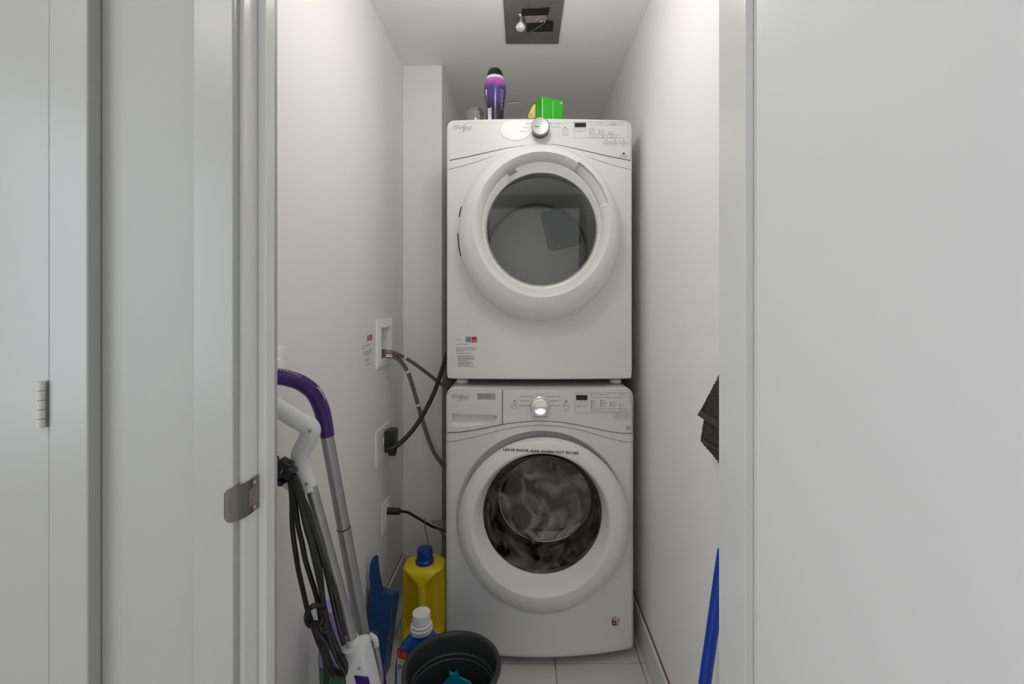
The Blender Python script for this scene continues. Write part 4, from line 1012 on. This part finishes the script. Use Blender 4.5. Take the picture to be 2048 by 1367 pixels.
# clear bag hanging on the cable
bgp = P(875, 1050, 1.86)
bg = thing('plastic_bag', 'crumpled clear plastic document bag hanging beside the washer', 'bag', P(888, 1078, 1.87))
bm = B(); g = []
for i in range(8):
    col = []
    for j in range(8):
        u, v = i/7, j/7; a = Vector((860, 1040)).lerp(Vector((889, 1040)), u); b = Vector((889, 1077)).lerp(Vector((893, 1078)), u)
        q = a.lerp(b, v); p = P(q.x, q.y, 1.858+0.008*math.sin(u*9+v*4)+0.006*math.sin(v*13)); col.append(bm.verts.new(p))
    g.append(col)
for a, b in zip(g[:-1], g[1:]):
    for j in range(7): bm.faces.new((a[j], a[j+1], b[j+1], b[j]))
bmesh.ops.solidify(bm, geom=bm.faces[:], thickness=0.0008); obj('bag_film', bm, M['poly'], bg)
bm = B(); tube(bm, [P(865, 1046, 1.852), P(872, 1043, 1.852), P(882, 1041, 1.852)], 0.003, 6, 4, flat=0.3); obj('orange_tape', bm, M['brown'], bg)

# ------------------------------------------------------------------ mops
def bar(bm, p0, p1, wx, wy, bev=0.004, up=(0, 1, 0)):
    """rounded bar between two points with given section"""
    p0, p1 = Vector(p0), Vector(p1); z = (p1-p0); L = z.length; z.normalize()
    y = Vector(up); y = (y-z*y.dot(z)).normalized(); x = y.cross(z)
    Mx = Matrix((x, y, z)).transposed().to_4x4(); Mx.translation = p0
    box(bm, -wx/2, wx/2, -wy/2, wy/2, 0, L, bev, Mx)
    return Mx
# spray mop with purple handle
pt, pb = P(653.5, 868, 1.00), P(727, 1272, 1.055)
dirp = (pb-pt).normalized(); foot = pb+dirp*((pb.z-0.055)/-dirp.z)
sm = thing('spray_mop', 'silver-poled mop with curved purple handle leaning by left wall', 'mop', (foot.x, foot.y, 0.001))
bm = B(); tube(bm, [P(515, 748, 0.86), P(545, 751.5, 0.905), P(575, 756, 0.93), P(603, 766, 0.955), P(627, 785, 0.975), P(642, 815, 0.99), P(650, 845, 0.998), P(655, 872, 1.0)], lambda t: (15.5 if t < 0.75 else 15.5-2.0*(t-0.75)/0.25)/F*0.97, 18, 6); hd = obj('handle', bm, M['purple'], sm)
bm = B(); hp = [P(545, 737.5, 0.892), P(575, 742.5, 0.918), P(600, 752, 0.94)]
for k in range(11):
    t = k/10; sp2 = smooth_path(hp, 5); p = sp2[min(len(sp2)-1, int(t*(len(sp2)-1)))]
    lathe(bm, [(0.0005, 0.0012), (0.0024, 0.0), (0.0005, -0.0012)], p, 8)
o = obj('grip_glint_dots', bm, M['wplas'], hd); o['kind'] = 'stuff'  # grip dots coloured white to stand for glints
bm = B(); tube(bm, [P(634, 774, 0.965), P(641.5, 781, 0.971), P(647, 790, 0.977), P(650, 801, 0.983)], lambda t: 0.0035*math.sin(math.pi*min(1, max(0, 0.15+0.7*t))), 8, 4); obj('trigger', bm, M['badge'], hd)
bm = B(); mid = pt.lerp(pb, 0.45); tube(bm, [pt, mid], 0.0137, 20, 0); tube(bm, [mid, pb+dirp*0.02], 0.0146, 20, 0); obj('pole', bm, M['alu'], sm)
bm = B(); tube(bm, [mid-dirp*0.001, mid+dirp*0.0012], 0.0149, 20, 0); obj('pole_joint', bm, M['seam'], sm)
bm = B(); bar(bm, pb+dirp*0.005, foot+dirp*-0.03, 0.052, 0.050, 0.008); obj('mop_body', bm, M['purple'], sm)
bm = B(); a = pb+Vector((0.012, -0.012, 0.0)); tube(bm, [a+Vector((0.006, 0, 0.012)), a+Vector((0.020, -0.004, 0.004)), a+Vector((0.022, -0.004, -0.02)), a+Vector((0.010, -0.002, -0.035))], 0.0065, 12, 6); obj('pole_collar', bm, M['wplas'], sm, label='white collar clip')
bm = B(); tube(bm, [pb+Vector((0.034, -0.02, -0.01)), pb+Vector((0.044, -0.02, -0.06)), pb+Vector((0.046, -0.02, -0.09))], 0.0075, 10, 5); obj('side_hook', bm, M['alu'], sm)
# lavender solution bottle carried behind the pole
b1, b0 = P(676, 1205, 1.125), P(676, 1205, 1.125)
up_ = -dirp
bot_ = P(650, 1345, 1.10)
axis = (P(672, 1212, 1.125)-P(683, 1380, 1.125)).normalized()
tp = P(672, 1208, 1.125)
Mb = ray_frame((0, 0, 0), axis, (0, 1, 0)).to_4x4()
def bl(h0, h1, r0, r1, name, m, capt=True):
    bm = B(); lathe(bm, [(r0*0.92, h0), (r0, h0+0.003), (r1, h1-0.006), (r1*0.93, h1)], tp, 28, sx=1.0, sy=0.75, M=Mb.to_3x3()); return obj(name, bm, M[m], sm)
bl(-0.135, 0.0, 0.050, 0.043, 'solution_bottle', 'lav'); bl(-0.195, -0.1355, 0.0505, 0.050, 'bottle_label', 'green'); bl(-0.32, -0.1955, 0.046, 0.050, 'bottle_base', 'wplas')
bm = B(); box(bm, foot.x-0.15, foot.x+0.012, foot.y-0.04, foot.y+0.05, 0.002, 0.035, 0.008); obj('mop_head', bm, M['purple'], sm)
bm = B(); tube(bm, [foot-dirp*0.05, foot+dirp*0.005, Vector((foot.x, foot.y, 0.02))], 0.016, 12, 4); obj('swivel', bm, M['blackpl'], sm)

# steam mop with white handle and black cord
q0, q1 = P(622, 972, 0.935), P(706, 1285, 0.952)
dq = (q1-q0).normalized(); qf = q1+dq*((q1.z-0.075)/-dq.z)
stm = thing('steam_mop', 'white-handled mop with coiled black cord and silver pole beside the doorway', 'mop', (qf.x, qf.y, 0.001))
bm = B()
tube(bm, [P(505, 786, 0.86), P(550, 811, 0.885), P(590, 835, 0.905), P(612, 848, 0.918), P(622, 862, 0.925), P(612, 885, 0.928), P(602, 905, 0.93), P(602, 922, 0.932), P(607, 942, 0.934), P(614, 962, 0.935), P(620.5, 980, 0.936)],
     lambda t: (16.5+2.5*math.sin(math.pi*min(1, t*1.15)))/F*0.92, 20, 6, flat=0.92); wh = obj('handle', bm, M['wplas'], stm)
for x, y, Y in ((619.5, 861.5, 0.904), (613, 967.5, 0.9185)):
    bm = B(); lathe(bm, [(0.0034, Y), (0.0034, Y-0.0012)], (P(x, y, Y).x, 0, P(x, y, Y).z), 12, 'Y'); obj('screw', bm, M['inkl'], wh)
bm = B(); tube(bm, [q0+dq*0.0, q1+dq*0.02], 0.0118, 20, 0); obj('pole', bm, M['alu'], stm)
# upper cord hook
bm = B(); tube(bm, [P(606, 962, 0.935), P(594, 968, 0.925), P(580, 972, 0.915), P(571, 968, 0.905), P(567, 955, 0.90)], 0.0075, 12, 5, flat=0.6); obj('cord_hook', bm, M['wplas'], stm)
# body
bs = q1+dq*0.000+Vector((-0.008, 0, 0)); be = bs+dq*0.40
Mx_b = B(); Mbx = bar(Mx_b, bs+Vector((0.010, 0, 0)), be, 0.054, 0.052, 0.010, up=(0.0, 1, 0)); obj('mop_body', Mx_b, M['wplas'], stm)
bm = B(); tube(bm, [q1-dq*0.012, q1+dq*0.004], lambda t: 0.0136+0.0012*t, 20, 0); obj('pole_socket', bm, M['wplas'], stm)
def on_body(u, w_, d=0.0005): return Mbx @ Vector((u, -0.026-d, w_))
bm = B(); rb = [on_body(-0.0265, 0.058, 0.0), on_body(0.000, 0.048, 0), on_body(-0.001, 0.30, 0), on_body(-0.0265, 0.30, 0)]; nrm_ = (on_body(0, 0, 1)-on_body(0, 0, 0)); prism(bm, rb, nrm_*0.0025); obj('water_window', bm, M['purple'], stm, False, label='purple panel low on the body')
for u, v in ((-0.012, 0.036), (0.013, 0.026)):
    bm = B(); tube(bm, [on_body(u, v, -0.001), on_body(u, v, 0.0008)], 0.0035, 12, 0); obj('screw', bm, M['inkl'], stm)
bm = B(); prism(bm, [on_body(0.008, -0.001, 0), on_body(0.013, -0.001, 0), on_body(0.026, 0.075, 0), on_body(0.0245, 0.075, 0)], nrm_*0.0008); obj('groove', bm, M['seam'], stm, False)
bm = B(); prism(bm, [Vector((qf.x-0.03, qf.y+0.05, 0.003)), Vector((qf.x-0.10, qf.y-0.08, 0.003)), Vector((qf.x+0.10, qf.y-0.08, 0.003)), Vector((qf.x+0.03, qf.y+0.05, 0.003))], (0, 0, 0.035)); bmesh.ops.bevel(bm, geom=bm.edges[:], offset=0.006, segments=2, affect='EDGES'); obj('mop_head', bm, M['wplas'], stm)
bm = B(); tube(bm, [be-dq*0.02, qf, Vector((qf.x, qf.y, 0.03))], 0.016, 12, 4); obj('swivel', bm, M['alu'], stm)
# the cord: hanging strands, knot and plug, all moving with the mop
strands = [
 [(577, 945), (583, 990), (584, 1040), (587, 1075), (592, 1110), (597, 1140), (606, 1180), (614, 1215), (622, 1240), (634, 1275), (648, 1312), (652, 1340), (653, 1385)],
 [(584, 945), (590, 1000), (596, 1050), (604, 1085), (611, 1120), (620, 1150), (631, 1185), (638, 1215), (643, 1250), (648, 1290)],
 [(588, 948), (602, 1010), (612, 1055), (622, 1088), (629, 1120), (636, 1150), (643, 1185), (648, 1220), (652, 1250), (662, 1285), (676, 1320), (691, 1345)],
 [(590, 950), (613, 1015), (626, 1060), (637, 1090), (646, 1120), (653, 1145), (661, 1180), (670, 1220), (680, 1260), (688, 1287)],
 [(590, 955), (602, 985), (620, 1030), (633, 1075), (642, 1105), (651, 1135), (662, 1165), (671, 1190), (681, 1235), (690, 1268)],
 [(586, 950), (607, 1020), (618, 1060), (628, 1095), (640, 1140), (643, 1165), (645, 1190), (653, 1235), (668, 1280), (684, 1315)],
 [(648, 1290), (650, 1310), (655, 1330), (663, 1345), (672, 1352), (682, 1353), (690, 1346), (692, 1330), (684, 1310)],
 [(652, 1300), (660, 1322), (668, 1336), (678, 1344), (688, 1340)]]
ybs = [0.905, 0.897, 0.889, 0.905, 0.912, 0.898, 0.893, 0.902]
for q, yb_ in zip(strands, ybs):
    bm = B(); n_ = len(q)
    tube(bm, [P(x, y, yb_+0.008*math.sin(i*1.3)) for i, (x, y) in enumerate(q)], 0.0047, 8, 5); obj('cord', bm, M['cord'], stm)
bm = B(); lp = [P(630+17*math.cos(a)+0.15*(17*math.sin(a)), 1231-21*math.sin(a), 0.882+0.006*math.sin(2*a)) for a in linspace(0, 2*math.pi, 14)]
tube(bm, lp, 0.0050, 8, 3); obj('cord_knot', bm, M['cord'], stm)
bm = B(); tube(bm, [P(x, y, 0.880) for x, y in ((648, 1216), (652, 1240), (648, 1262), (638, 1250), (626, 1247), (640, 1268), (652, 1285), (656, 1298))], 0.0058, 8, 5); obj('cord_knot', bm, M['cord'], stm)
pl0 = P(566, 934, 0.893)
bm = B(); Mr = Matrix.Translation(pl0) @ Matrix.Rotation(math.radians(32), 4, 'Y')
box(bm, -0.013, 0.013, -0.012, 0.012, -0.018, 0.016, 0.004, Mr); plg = obj('plug', bm, M['blackpl'], stm)
bm = B(); box(bm, -0.016, 0.020, -0.013, 0.013, -0.030, -0.0185, 0.004, Mr); box(bm, 0.004, 0.026, -0.012, 0.012, -0.012, 0.010, 0.004, Mr); obj('cord_clip', bm, M['blackpl'], stm)
for dx in (-0.006, 0.006):
    bm = B(); box(bm, dx-0.0008, dx+0.0008, -0.016, -0.0115, -0.004, 0.006, 0, Mr); obj('prong', bm, M['satin'], plg, False)
bm = B(); rr = [P(552+5*math.cos(a), 916-5*math.sin(a), 0.893) for a in linspace(0, 2*math.pi, 16)]; tube(bm, rr, 0.0016, 6, 0); obj('clip_loop', bm, M['blackpl'], stm)

# ------------------------------------------------------------------ floor things
# blue dustpan standing against the wall
YD = 1.56
dz_t = P(750, 1113, YD).z
dp = thing('dustpan', 'dark blue dustpan standing upright against left wall', 'dustpan', (-0.50, YD, 0.001))
hq = [(741, 1178), (738.5, 1150), (739.5, 1128), (744, 1117), (750, 1112), (754.5, 1113), (754, 1124), (756.5, 1150), (760, 1178), (767, 1195), (741, 1195)]
bm = B(); prism(bm, [P(x, y, YD) for x, y in hq], (0, 0.018, 0)); bmesh.ops.bevel(bm, geom=bm.edges[:], offset=0.004, segments=3, affect='EDGES'); obj('handle', bm, M['bluepan'], dp)
bm = B()
pq = [P(740.5, 1184, YD), P(762, 1184, YD), P(785, 1191, YD), P(789.5, 1197, YD)]
zbot = 0.003
A0 = Vector((pq[0].x-0.002, YD-0.002, pq[0].z)); A1 = pq[2]; 
pan = [A0, Vector((pq[1].x, YD-0.002, pq[1].z)), Vector((A1.x, YD-0.002, A1.z)), Vector((A1.x-0.030, YD-0.03, zbot)), Vector((A0.x+0.004, YD-0.03, zbot))]
prism(bm, pan, (0.0, 0.004, 0)); obj('pan_back', bm, M['bluepan'], dp, False)
bm = B(); prism(bm, [A1+Vector((0, -0.002, 0)), Vector((A1.x-0.030, YD-0.03, zbot)), Vector((A1.x-0.030+0.006, YD+0.045, zbot)), A1+Vector((0.009, 0.045, -0.010))], (0.003, 0, 0)); obj('pan_side', bm, M['bluepan'], dp, False)
bm = B(); prism(bm, [A0, Vector((A0.x+0.004, YD-0.03, zbot)), Vector((A0.x+0.002, YD+0.045, zbot)), A0+Vector((-0.003, 0.045, 0))], (-0.002, 0, 0)); obj('pan_side', bm, M['bluepan'], dp, False)
bm = B(); prism(bm, [A0+Vector((0, 0.004, 0)), A1+Vector((0, 0.004, 0)), A1+Vector((0.006, 0.045, -0.01)), A0+Vector((0, 0.045, 0))], (0, 0, -0.003)); obj('pan_end', bm, M['bluepan'], dp, False)
# yellow jug with blue cap
YY = 1.70
yj_ = thing('detergent_jug', 'yellow plastic jug with blue cap beside the washer', 'jug', (P(846, 1100, YY).x, YY, 0.001))
cxj = P(849.5, 1100, YY).x
zsh = 0.315; hwj = 43.0/F*YY; hdj = 0.062
def sq(cx, cy, z, a, b, n=48, p=3.2):
    out = []
    for i in range(n):
        t = 2*math.pi*i/n; c, s = math.cos(t), math.sin(t)
        out.append(Vector((cx+a*math.copysign(abs(c)**(2/p), c), cy+b*math.copysign(abs(s)**(2/p), s), z)))
    return out
R_ = [sq(cxj, YY, z, hwj*a, hdj*b, 128, 2.9) for z, a, b in [(0.002, 0.90, 0.90), (0.010, 1.0, 1.0)]+[(z, 1.0, 1.0) for z in linspace(0.03, 0.12, 5)]+[(z, 1.0-0.03*(z-0.12)/0.17, 1.0) for z in linspace(0.125, 0.293, 34)]+[(zsh-0.016, 0.965, 0.99), (zsh-0.009, 0.95, 0.96), (zsh-0.003, 0.91, 0.91), (zsh, 0.84, 0.84), (zsh+0.002, 0.55, 0.6), (zsh+0.004, 0.30, 0.5)]]
for r in R_:            # hollows either side of the front grip, opening below the shoulder
    for p in r:
        if p.y < YY-0.006 and 0.05 < p.z < zsh-0.004:
            u = abs(p.x-cxj)/hwj
            zs_ = zsh-0.012-0.042*(1-min(1, max(0, (u-0.17)/0.60)))**1.6
            k = min(1, max(0, (u-0.18)/0.055))*min(1, max(0, (zs_-p.z)/0.010))*min(1, (p.z-0.05)/0.03)
            k = k*k*(3-2*k); e_ = min(1, (YY-0.006-p.y)/0.055)
            p.y += 0.040*k*e_*e_*(3-2*e_)
bm = B(); rings(bm, R_, True, True); obj('jug_body', bm, M['yellow'], yj_, True, 75)
cp = Vector((P(850, 1110, YY).x, YY-0.004, 0))
bm = B(); lathe(bm, [(0.031, zsh+0.001), (0.034, zsh+0.004), (0.034, zsh+0.014), (0.0295, zsh+0.018), (0.0280, zsh+0.050), (0.0260, zsh+0.054), (0.02, zsh+0.055)], cp, 32); obj('cap', bm, M['bluecap'], yj_, True, 40)
# blue jug with white cap
YJ2 = 1.40; cxb = P(846, 1250, YJ2).x
bj = thing('detergent_jug', 'blue detergent jug with white cap and red label behind the bucket', 'jug', (cxb, YJ2, 0.001))
zs2 = P(842, 1262, YJ2).z
bm = B(); R_ = []
hw2, hd2 = 0.083, 0.058
for z, a, b, dx in ((0.002, 0.90, 0.88, 0), (0.010, 1.0, 1.0, 0), (0.10, 1.02, 1.0, 0), (zs2-0.10, 1.0, 0.98, 0), (zs2-0.075, 0.96, 0.95, 0), (zs2-0.052, 0.86, 0.86, -0.001), (zs2-0.026, 0.62, 0.66, -0.003), (zs2-0.006, 0.40, 0.52, -0.004), (zs2+0.004, 0.34, 0.50, -0.005)):
    R_.append(sq(cxb+dx, YJ2, z, hw2*a, hd2*b, p=2.7))
rings(bm, R_, True, True); jb = obj('jug_body', bm, M['bluejug'], bj, True, 60)
cp2 = Vector((cxb-0.005, YJ2, 0)); tilt = None
bm = B(); lathe(bm, [(0.033, zs2+0.003), (0.034, zs2+0.006), (0.034, zs2+0.016), (0.0305, zs2+0.020), (0.0315, zs2+0.022), (0.0315, zs2+0.026), (0.0275, zs2+0.028), (0.0275, zs2+0.058), (0.0262, zs2+0.060), (0.01, zs2+0.060)], cp2, 36); obj('cap', bm, M['whitecap'], bj, True, 40)
def jug_pt(u, z, e=0.0012):     # point on the front of the blue jug
    a = hw2; b = hd2; t = max(-0.999, min(0.999, u/a)); 
    return Vector((cxb+u, YJ2-b*(1-abs(t)**2.7)**(1/2.7)-e, z))
zl = P(806, 1315, YJ2-hd2).z
ux = lambda px: (px-VX)/F*(YJ2-hd2+0.008)-cxb
zx = lambda py: CAMZ+(VY-py)/F*(YJ2-hd2)
bm = B(); cols = linspace(ux(793.5), ux(840), 14)
top_ = lerp_curve([(ux(793), zx(1304)), (ux(800), zx(1299)), (ux(812), zx(1303)), (ux(824), zx(1308)), (ux(842), zx(1312))])
g = [[bm.verts.new(jug_pt(u, top_(u))), bm.verts.new(jug_pt(u, zx(1322)))] for u in cols]
for a, b in zip(g[:-1], g[1:]): bm.faces.new((a[0], a[1], b[1], b[0]))
lb = obj('front_label', bm, M['red'], bj, False, label='red label band')
bm = B(); put_text(bm, '110', ux(804), -zx(1311.5), 0.017, lambda u, v: jug_pt(u, -v, 0.0022), wid=0.72, bold=0.02); put_text(bm, 'oz', ux(816), -zx(1315), 0.006, lambda u, v: jug_pt(u, -v, 0.0022)); obj('label_numerals', bm, M['orange'], lb, False)
bm = B(); cols = linspace(ux(793), ux(840), 12)
g = [[bm.verts.new(jug_pt(u, zx(1320), 0.0014)), bm.verts.new(jug_pt(u, 0.06, 0.0014))] for u in cols]
for a, b in zip(g[:-1], g[1:]): bm.faces.new((a[0], a[1], b[1], b[0]))
wl = obj('white_label', bm, M['whitecap'], bj, False)
bm = B(); put_text(bm, 'P', ux(800), -zx(1340), 0.02, lambda u, v: jug_pt(u, -v, 0.0024)); obj('label_lettering', bm, M['black'], wl, False)
# black bucket with a cyan scoop
BY = 1.215; bx_ = P(904, 1350, BY).x; BZ = 0.314
bk = thing('bucket', 'charcoal plastic bucket standing in front of the washer', 'bucket', (bx_, BY, 0.001))
bm = B(); lathe(bm, [(0.0, 0.002), (0.094, 0.002), (0.097, 0.006), (0.122, BZ-0.012), (0.128, BZ-0.008), (0.1315, BZ-0.004), (0.1305, BZ+0.001), (0.1275, BZ+0.003), (0.1210, BZ+0.0025), (0.1180, BZ-0.001), (0.1165, BZ-0.008), (0.1145, BZ-0.050), (0.1155, BZ-0.053), (0.1120, BZ-0.056), (0.1125, BZ-0.066), (0.1095, BZ-0.069), (0.1080, BZ-0.09), (0.094, 0.012), (0.0, 0.008)], (bx_, BY, 0), 72, cap0=False, cap1=False)
bmesh.ops.remove_doubles(bm, verts=bm.verts[:], dist=1e-6); obj('bucket_shell', bm, M['bucket'], bk, True, 40)
YS = 1.268
sc = thing('plastic_scoop', 'cyan plastic scoop with two points standing inside the bucket', 'scoop', (bx_, YS-0.03, 0.012))
q = [(898, 1343), (902, 1348.5), (907, 1349.5), (911.5, 1346), (914, 1338), (915.5, 1350), (919, 1357), (928, 1360), (940, 1365), (946, 1374), (948, 1390), (876, 1390), (881, 1374), (890, 1366), (897, 1359), (899.5, 1352)]
pts = [P(x, y, YS) for x, y in q]
bm = B(); prism(bm, pts, (0, 0.008, 0)); bmesh.ops.bevel(bm, geom=bm.edges[:], offset=0.0012, segments=2, affect='EDGES'); obj('blade', bm, M['cyan'], sc)
zlow = pts[11].z
bm = B(); R_ = []
for k in range(5):
    t = k/4; R_.append(sq(bx_+0.004, YS-0.006-0.03*t, zlow+0.012-(zlow+0.012-0.013)*t, 0.047-0.008*t, 0.010+0.012*t, 32, 2.4))
rings(bm, R_, True, True); obj('scoop_body', bm, M['cyan'], sc, True, 50)

# ------------------------------------------------------------------ right side
# towel hanging on the right wall, mostly behind the door frame
tw = thing('towel', 'dark grey terry towel hanging on right wall behind the door frame', 'towel', (WR-0.02, 1.02, 1.0))
def cloth(outline_top, outline_bot, ydep, n=70, m=44, thick=0.004, fuzz=0.0012):
    bm = B(); g = []
    for i in range(n+1):
        col = []
        for j in range(m+1):
            u, v = i/n, j/m
            q = outline_top(u).lerp(outline_bot(u), v)
            col.append(bm.verts.new(P(q.x, q.y, ydep(u, v))+Vector((R.uniform(-1, 1), R.uniform(-1.5, 1.0), R.uniform(-1, 1)))*fuzz))
        g.append(col)
    for a, b in zip(g[:-1], g[1:]):
        for j in range(m): bm.faces.new((a[j], a[j+1], b[j+1], b[j]))
    bmesh.ops.solidify(bm, geom=bm.faces[:], thickness=thick); return bm
V2 = lambda x, y: Vector((x, y))
# lower back fold, then the front fold over it; u runs from the visible corner towards the hook side (right, hidden)
def yd(px): return min((WR-0.012)*F/(px-VX), 1.13)
def yfold(top, bot, off):
    def f(u, v):
        q = top(u).lerp(bot(u), v); return min(1.10-0.0018*(q.x-1395), yd(q.x))-off
    return f
t2 = lambda u: V2(1407, 842).lerp(V2(1460, 735), u); b2 = lambda u: V2(1401, 881).lerp(V2(1450, 940), u)
bm = cloth(t2, b2, yfold(t2, b2, 0.0)); obj('back_fold', bm, M['towel'], tw, True, 60)
t1_ = lambda u: V2(1400, 823).lerp(V2(1455, 715), u); b1_ = lambda u: V2(1398, 829).lerp(V2(1450, 862), u)
bm = cloth(t1_, b1_, yfold(t1_, b1_, 0.030)); obj('front_fold', bm, M['towel'], tw, True, 60)
h_t = lambda u: V2(1401, 819).lerp(V2(1455, 853), u); h_b = lambda u: V2(1394.5, 829.5).lerp(V2(1450, 867), u)
bm = cloth(h_t, h_b, yfold(h_t, h_b, 0.036), n=20, m=3, fuzz=0.0); obj('hem_band', bm, M['hem'], tw, True, 60)
hb_t = lambda u: V2(1402, 876).lerp(V2(1450, 905), u); hb_b = lambda u: V2(1400.5, 881.5).lerp(V2(1450, 910), u)
bm = cloth(hb_t, hb_b, yfold(hb_t, hb_b, 0.012), n=20, m=3, fuzz=0.0); obj('hem_band', bm, M['hem'], tw, True, 60)
hkp = Vector((WR, 0.80, 1.36))
bm = B(); tube(bm, [hkp+Vector((-0.001, 0, 0)), hkp+Vector((-0.03, 0, -0.005)), hkp+Vector((-0.045, 0, 0.012))], 0.005, 10, 4); 
hk = obj('wall_hook', bm, M['satin'], bpy.data.objects['wall_right'])
bm = B(); tube(bm, [P(1446, 760, 0.985), Vector((WR-0.014, 0.90, 1.20)), hkp+Vector((-0.032, 0.0, 0.004))], lambda t: 0.011-0.003*t, 12, 5); obj('gathered_top', bm, M['towel'], tw)
# blue pole
p0, p1 = P(1404, 1405, 0.98), P(1444.5, 1120, 0.98)
d = (p1-p0).normalized()
ft = p0-d*((p0.z-0.012)/d.z); tp_ = p1+d*0.12
bp = thing('broom_handle', 'bright blue pole leaning on right wall behind the door frame', 'broom', (ft.x, ft.y, 0.001))
bm = B(); tube(bm, [ft+d*0.16, p0, p1, p1+d*0.02], 0.0128, 20, 0); obj('pole', bm, M['bluepole'], bp)
bm = B(); bar(bm, ft+d*0.05, ft+d*0.18, 0.05, 0.04, 0.008); obj('brush_block', bm, M['bluepole'], bp)
bm = B(); bar(bm, ft, ft+d*0.055, 0.065, 0.05, 0.004); obj('bristles', bm, M['blackpl'], bp)
